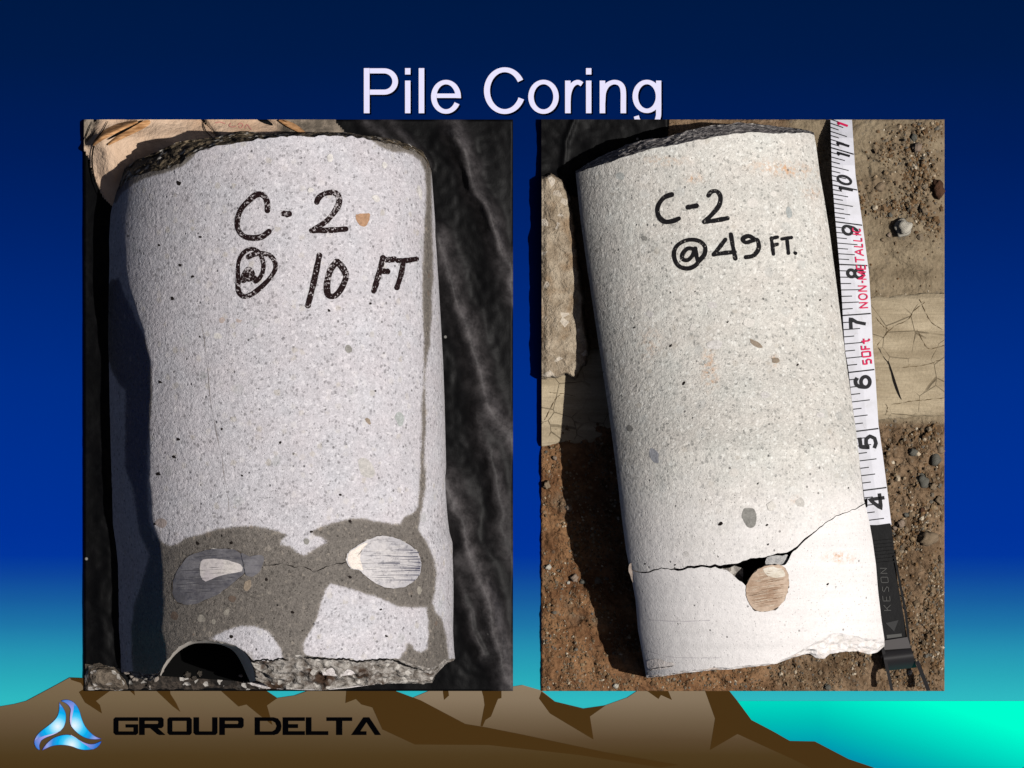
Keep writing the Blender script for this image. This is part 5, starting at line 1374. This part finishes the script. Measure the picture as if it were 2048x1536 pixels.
# black leader
m = NT("leader_black", 0.5, 0.12)
nl = m.noise(240, 3, 0.6)
leader_mat = m.done(m.mix(nl, C(7, 7, 8), C(17, 17, 19)), None, m.bump(nl, 0.25, 0.0005))
def leader_part(name, pts, z0, z1, mat, parent): return panel(name, pts, z0, z1, mat, parent)
TRb = lambda y: float(itp(TR, y)); TLb = lambda y: float(itp(TL, y))
lead_pts = [(TLb(1050), 1053), (TRb(1050) - 2, 1047), (1784, 1060), (1789, 1110), (1796, 1170), (1807, 1230), (1815, 1280), (1818, 1297), (1766, 1304), (1754, 1240), (1746, 1170), (1740, 1110)]
lead = leader_part("leader", lead_pts, 20, 37, leader_mat, tape)
lite = flat_mat("leader_edge", C(72, 72, 70), 0.5, 0.2)
for k in range(7):
    yy = 1080 + k * 7.2
    leader_part("rib", [(1741 + k, yy + 2.5), (1787 + k * 0.9, yy - 2), (1787.2 + k * 0.9, yy + 1.2), (1741.2 + k, yy + 5.4)], 37, 40.5, leader_mat, lead)
# embossed letters KESON running up the leader, arrow and bar
KES = {'K': [[(.1, 0), (.1, 1)], [(.9, 0), (.15, .55)], [(.35, .42), (.9, 1)]], 'E': LETR['E'], 'S': [[(.85, .08), (.3, .05), (.12, .28), (.5, .48), (.86, .72), (.7, .95), (.12, .92)]], 'O': LETR['0'], 'N': LETR['N']}
mb = MB(); yb0 = 1222.0
for ch in "KESON":
    for q, st_ in enumerate(KES[ch]):
        pts = []
        for p, p2 in zip(st_[:-1], st_[1:]):
            for t in np.linspace(0, 1, 5, endpoint=False): pts.append((p[0] + (p2[0] - p[0]) * t, p[1] + (p2[1] - p[1]) * t))
        pts.append(st_[-1])
        def mp(g): 
            yy = yb0 - g[0] * 13.5; xx = 1759 + (yy - 1130) * 0.10 + g[1] * 14
            return (xx, yy)
        mb.add(*thick_ribbon([mp(p) for p in pts], 1.3, 36.9, 38.6 + 0.05 * q))
    yb0 -= 18.5
mb.build("embossed_lettering", lite, lead)
leader_part("arrow_mark", [(1771, 1246), (1797, 1240), (1788, 1263)], 37, 38.6, flat_mat("leader_grey", C(40, 40, 41), 0.5, 0.2), lead)
leader_part("bar_mark", [(1773, 1270), (1803, 1267), (1804, 1273), (1774, 1277)], 37, 38.5, lite, lead)
leader_part("leader_clasp", [(1770, 1281), (1815, 1274), (1822, 1296), (1767, 1300)], 37, 43, flat_mat("clasp_grey", C(72, 69, 69), 0.5, 0.2), lead)
leader_part("edge_rail", [(1787, 1112), (1791, 1111), (1814, 1225), (1821, 1290), (1816, 1291), (1809, 1226)], 37, 41, leader_mat, lead)
# rolled hinge and wire loop
m = NT("hook_metal", 0.35, 0.4); hook_mat = m.done(C(34, 33, 34), None, None, 0.0)
v = []; f = []
for i, (xa, ya_, xb, yb_) in enumerate([(1766 + 0.12 * t, 1300 + t, 1822 + 0.28 * t, 1293 + t) for t in np.linspace(0, 42, 14)]):
    a = i / 13.0
    zc = 30 + 18 * math.sin(math.pi * (0.15 + 0.85 * a))
    v += [V(xa, ya_, zc), V(xb, yb_, zc)]
nn = len(v) // 2
for k in range(nn): v += [V(0, 0, 0)] if False else []
for k in range(nn - 1): f.append((2 * k, 2 * k + 2, 2 * k + 3, 2 * k + 1))
mesh_obj("hinge", v, f, hook_mat, tape, True)
def bar3(p, q, w, h, mat, name, parent):
    d = np.array([q[0] - p[0], q[1] - p[1]], float); d /= np.linalg.norm(d); n_ = np.array([-d[1], d[0]]) * w / 2
    v = []
    for e in (p, q):
        for sx, dz in ((-1, 0), (1, 0), (1, h), (-1, h)):
            v.append(V(e[0] + n_[0] * sx, e[1] + n_[1] * sx, e[2] + dz))
    f = [(0, 1, 2, 3), (4, 7, 6, 5), (0, 4, 5, 1), (1, 5, 6, 2), (2, 6, 7, 3), (3, 7, 4, 0)]
    return mesh_obj(name, v, f, mat, parent)
bar3((1766, 1298, 34), (1784, 1381, 52), 6, 9, hook_mat, "loop_wire", tape)
bar3((1834, 1322, 36), (1857, 1381, 52), 8, 9, hook_mat, "loop_wire", tape)

# ------------------------------------------------------------------ pebbles one can pick out on the soil
def pm(name, c): return stone_mat(name, c)
peb_white = pm("pebble_white", C(196, 190, 176)); peb_tan = pm("pebble_tan", C(140, 122, 100)); peb_grey = pm("pebble_grey", C(104, 102, 94)); peb_red = pm("pebble_red", C(88, 62, 46)); peb_pink = pm("pebble_pink", C(150, 132, 116))
pebble("pebble", 1808, 456, H_ground(1808, 456) + 14, 17, 16, 17, 0.4, peb_white, "large white angular pebble on the tan mud right of the tape's 9", "pebble", None, 4)
pebble("pebble", 1856, 1078, H_ground(1856, 1078) + 9, 20, 14, 16, 0.2, peb_tan, "flat tan pebble on the soil right of the tape's black leader", "pebble", None, 2)
pebble("pebble", 1876, 380, H_ground(1876, 380) + 6, 12, 19, 16, 0.1, peb_red, "reddish brown stone by the right edge above the white pebble", "pebble", None, 3)
pebble("pebble", 1846, 964, H_ground(1846, 964) + 6, 12, 15, 10, 0.3, peb_grey, "grey-green pebble on the gritty soil beside the tape's 4", "pebble", None, 4)
pebble("pebble", 1149, 1157, H_ground(1149, 1157) + 7, 8, 8, 10, 0.0, peb_pink, "small round pink pebble on the brown soil left of the crack", "pebble", None, 5)
GP = "small pebbles lying on the soil"
for k, (cx, cy, r, mt, lab) in enumerate((
    (1166, 1163, 6, peb_grey, "small grey pebble touching the round pink pebble left of the crack"),
    (1137, 1165, 4, peb_white, "tiny whitish chip against the left of the round pink pebble"),
    (1139, 1016, 7, peb_pink, "pinkish pebble at the shadow's edge left of the right core's middle"),
    (1153, 1090, 5, peb_tan, "small tan pebble at the shadow's edge above the round pink pebble"),
    (1096, 1134, 6, peb_white, "pale pebble near the left edge beside the round pink pebble"),
    (1093, 970, 8, peb_tan, "tan pebble at the left edge just below the plank"),
    (1110, 916, 5, peb_pink, "small pinkish pebble directly under the plank's lower left edge"),
    (1232, 1372, 6, peb_white, "pale pebble at the bottom edge left of the right core's foot"),
    (1802, 1048, 9, peb_pink, "largest of the three pale chips beside the tape's white end"),
    (1812, 1060, 7, peb_tan, "tan chip, lowest of three beside the tape's white end"),
    (1790, 1056, 6, peb_pink, "chip nearest the tape of three beside its white end"),
    (1866, 972, 8, peb_tan, "oval tan pebble right of the grey-green pebble"),
    (1872, 920, 13, peb_grey, "big grey stone at the right edge beside the tape's 5"),
    (1881, 900, 9, peb_tan, "tan stone behind the big grey stone at the right edge"),
    (1826, 905, 9, peb_grey, "dark grey pebble between the tape's 5 and the right edge stones"),
    (1835, 296, 10, peb_pink, "pinkish stone among the crumbs in the upper right corner"),
    (1828, 275, 8, peb_grey, "grey stone above the pinkish stone in the upper right corner"),
    (1850, 420, 7, peb_tan, "small tan stone up right of the large white pebble"),
    (1760, 375, 11, peb_tan, "tan stone in the crumbs right of the tape's 10"),
    (1778, 470, 5, peb_pink, "small pinkish stone down left of the large white pebble"),
    (1765, 480, 4, peb_tan, "tiny tan stone right of the tape's red lettering near the 9"),
    (1655, 1375, 7, peb_grey, "grey-green pebble at the bottom edge under the right core"),
    (1820, 1345, 6, peb_white, "pale chip lying inside the tape's metal loop"),
    (1880, 1000, 9, peb_tan, "tan pebble at the right edge below the oval tan pebble"),
    (1812, 1030, 6, peb_grey, "grey chip just above the three chips at the tape's white end"),
    (1845, 1020, 6, peb_red, "small reddish pebble above the flat tan pebble"),
    (1640, 1345, 5, peb_tan, "small tan chip on the soil just under the right core's foot"),
    (1780, 430, 5, peb_grey, "small grey stone left of the large white pebble"))):
    pebble("pebble", cx, cy, H_ground(cx, cy) + r * 0.4, r, r * 0.85, r * 0.9, k * 0.9, mt, lab, "pebble", GP, k)
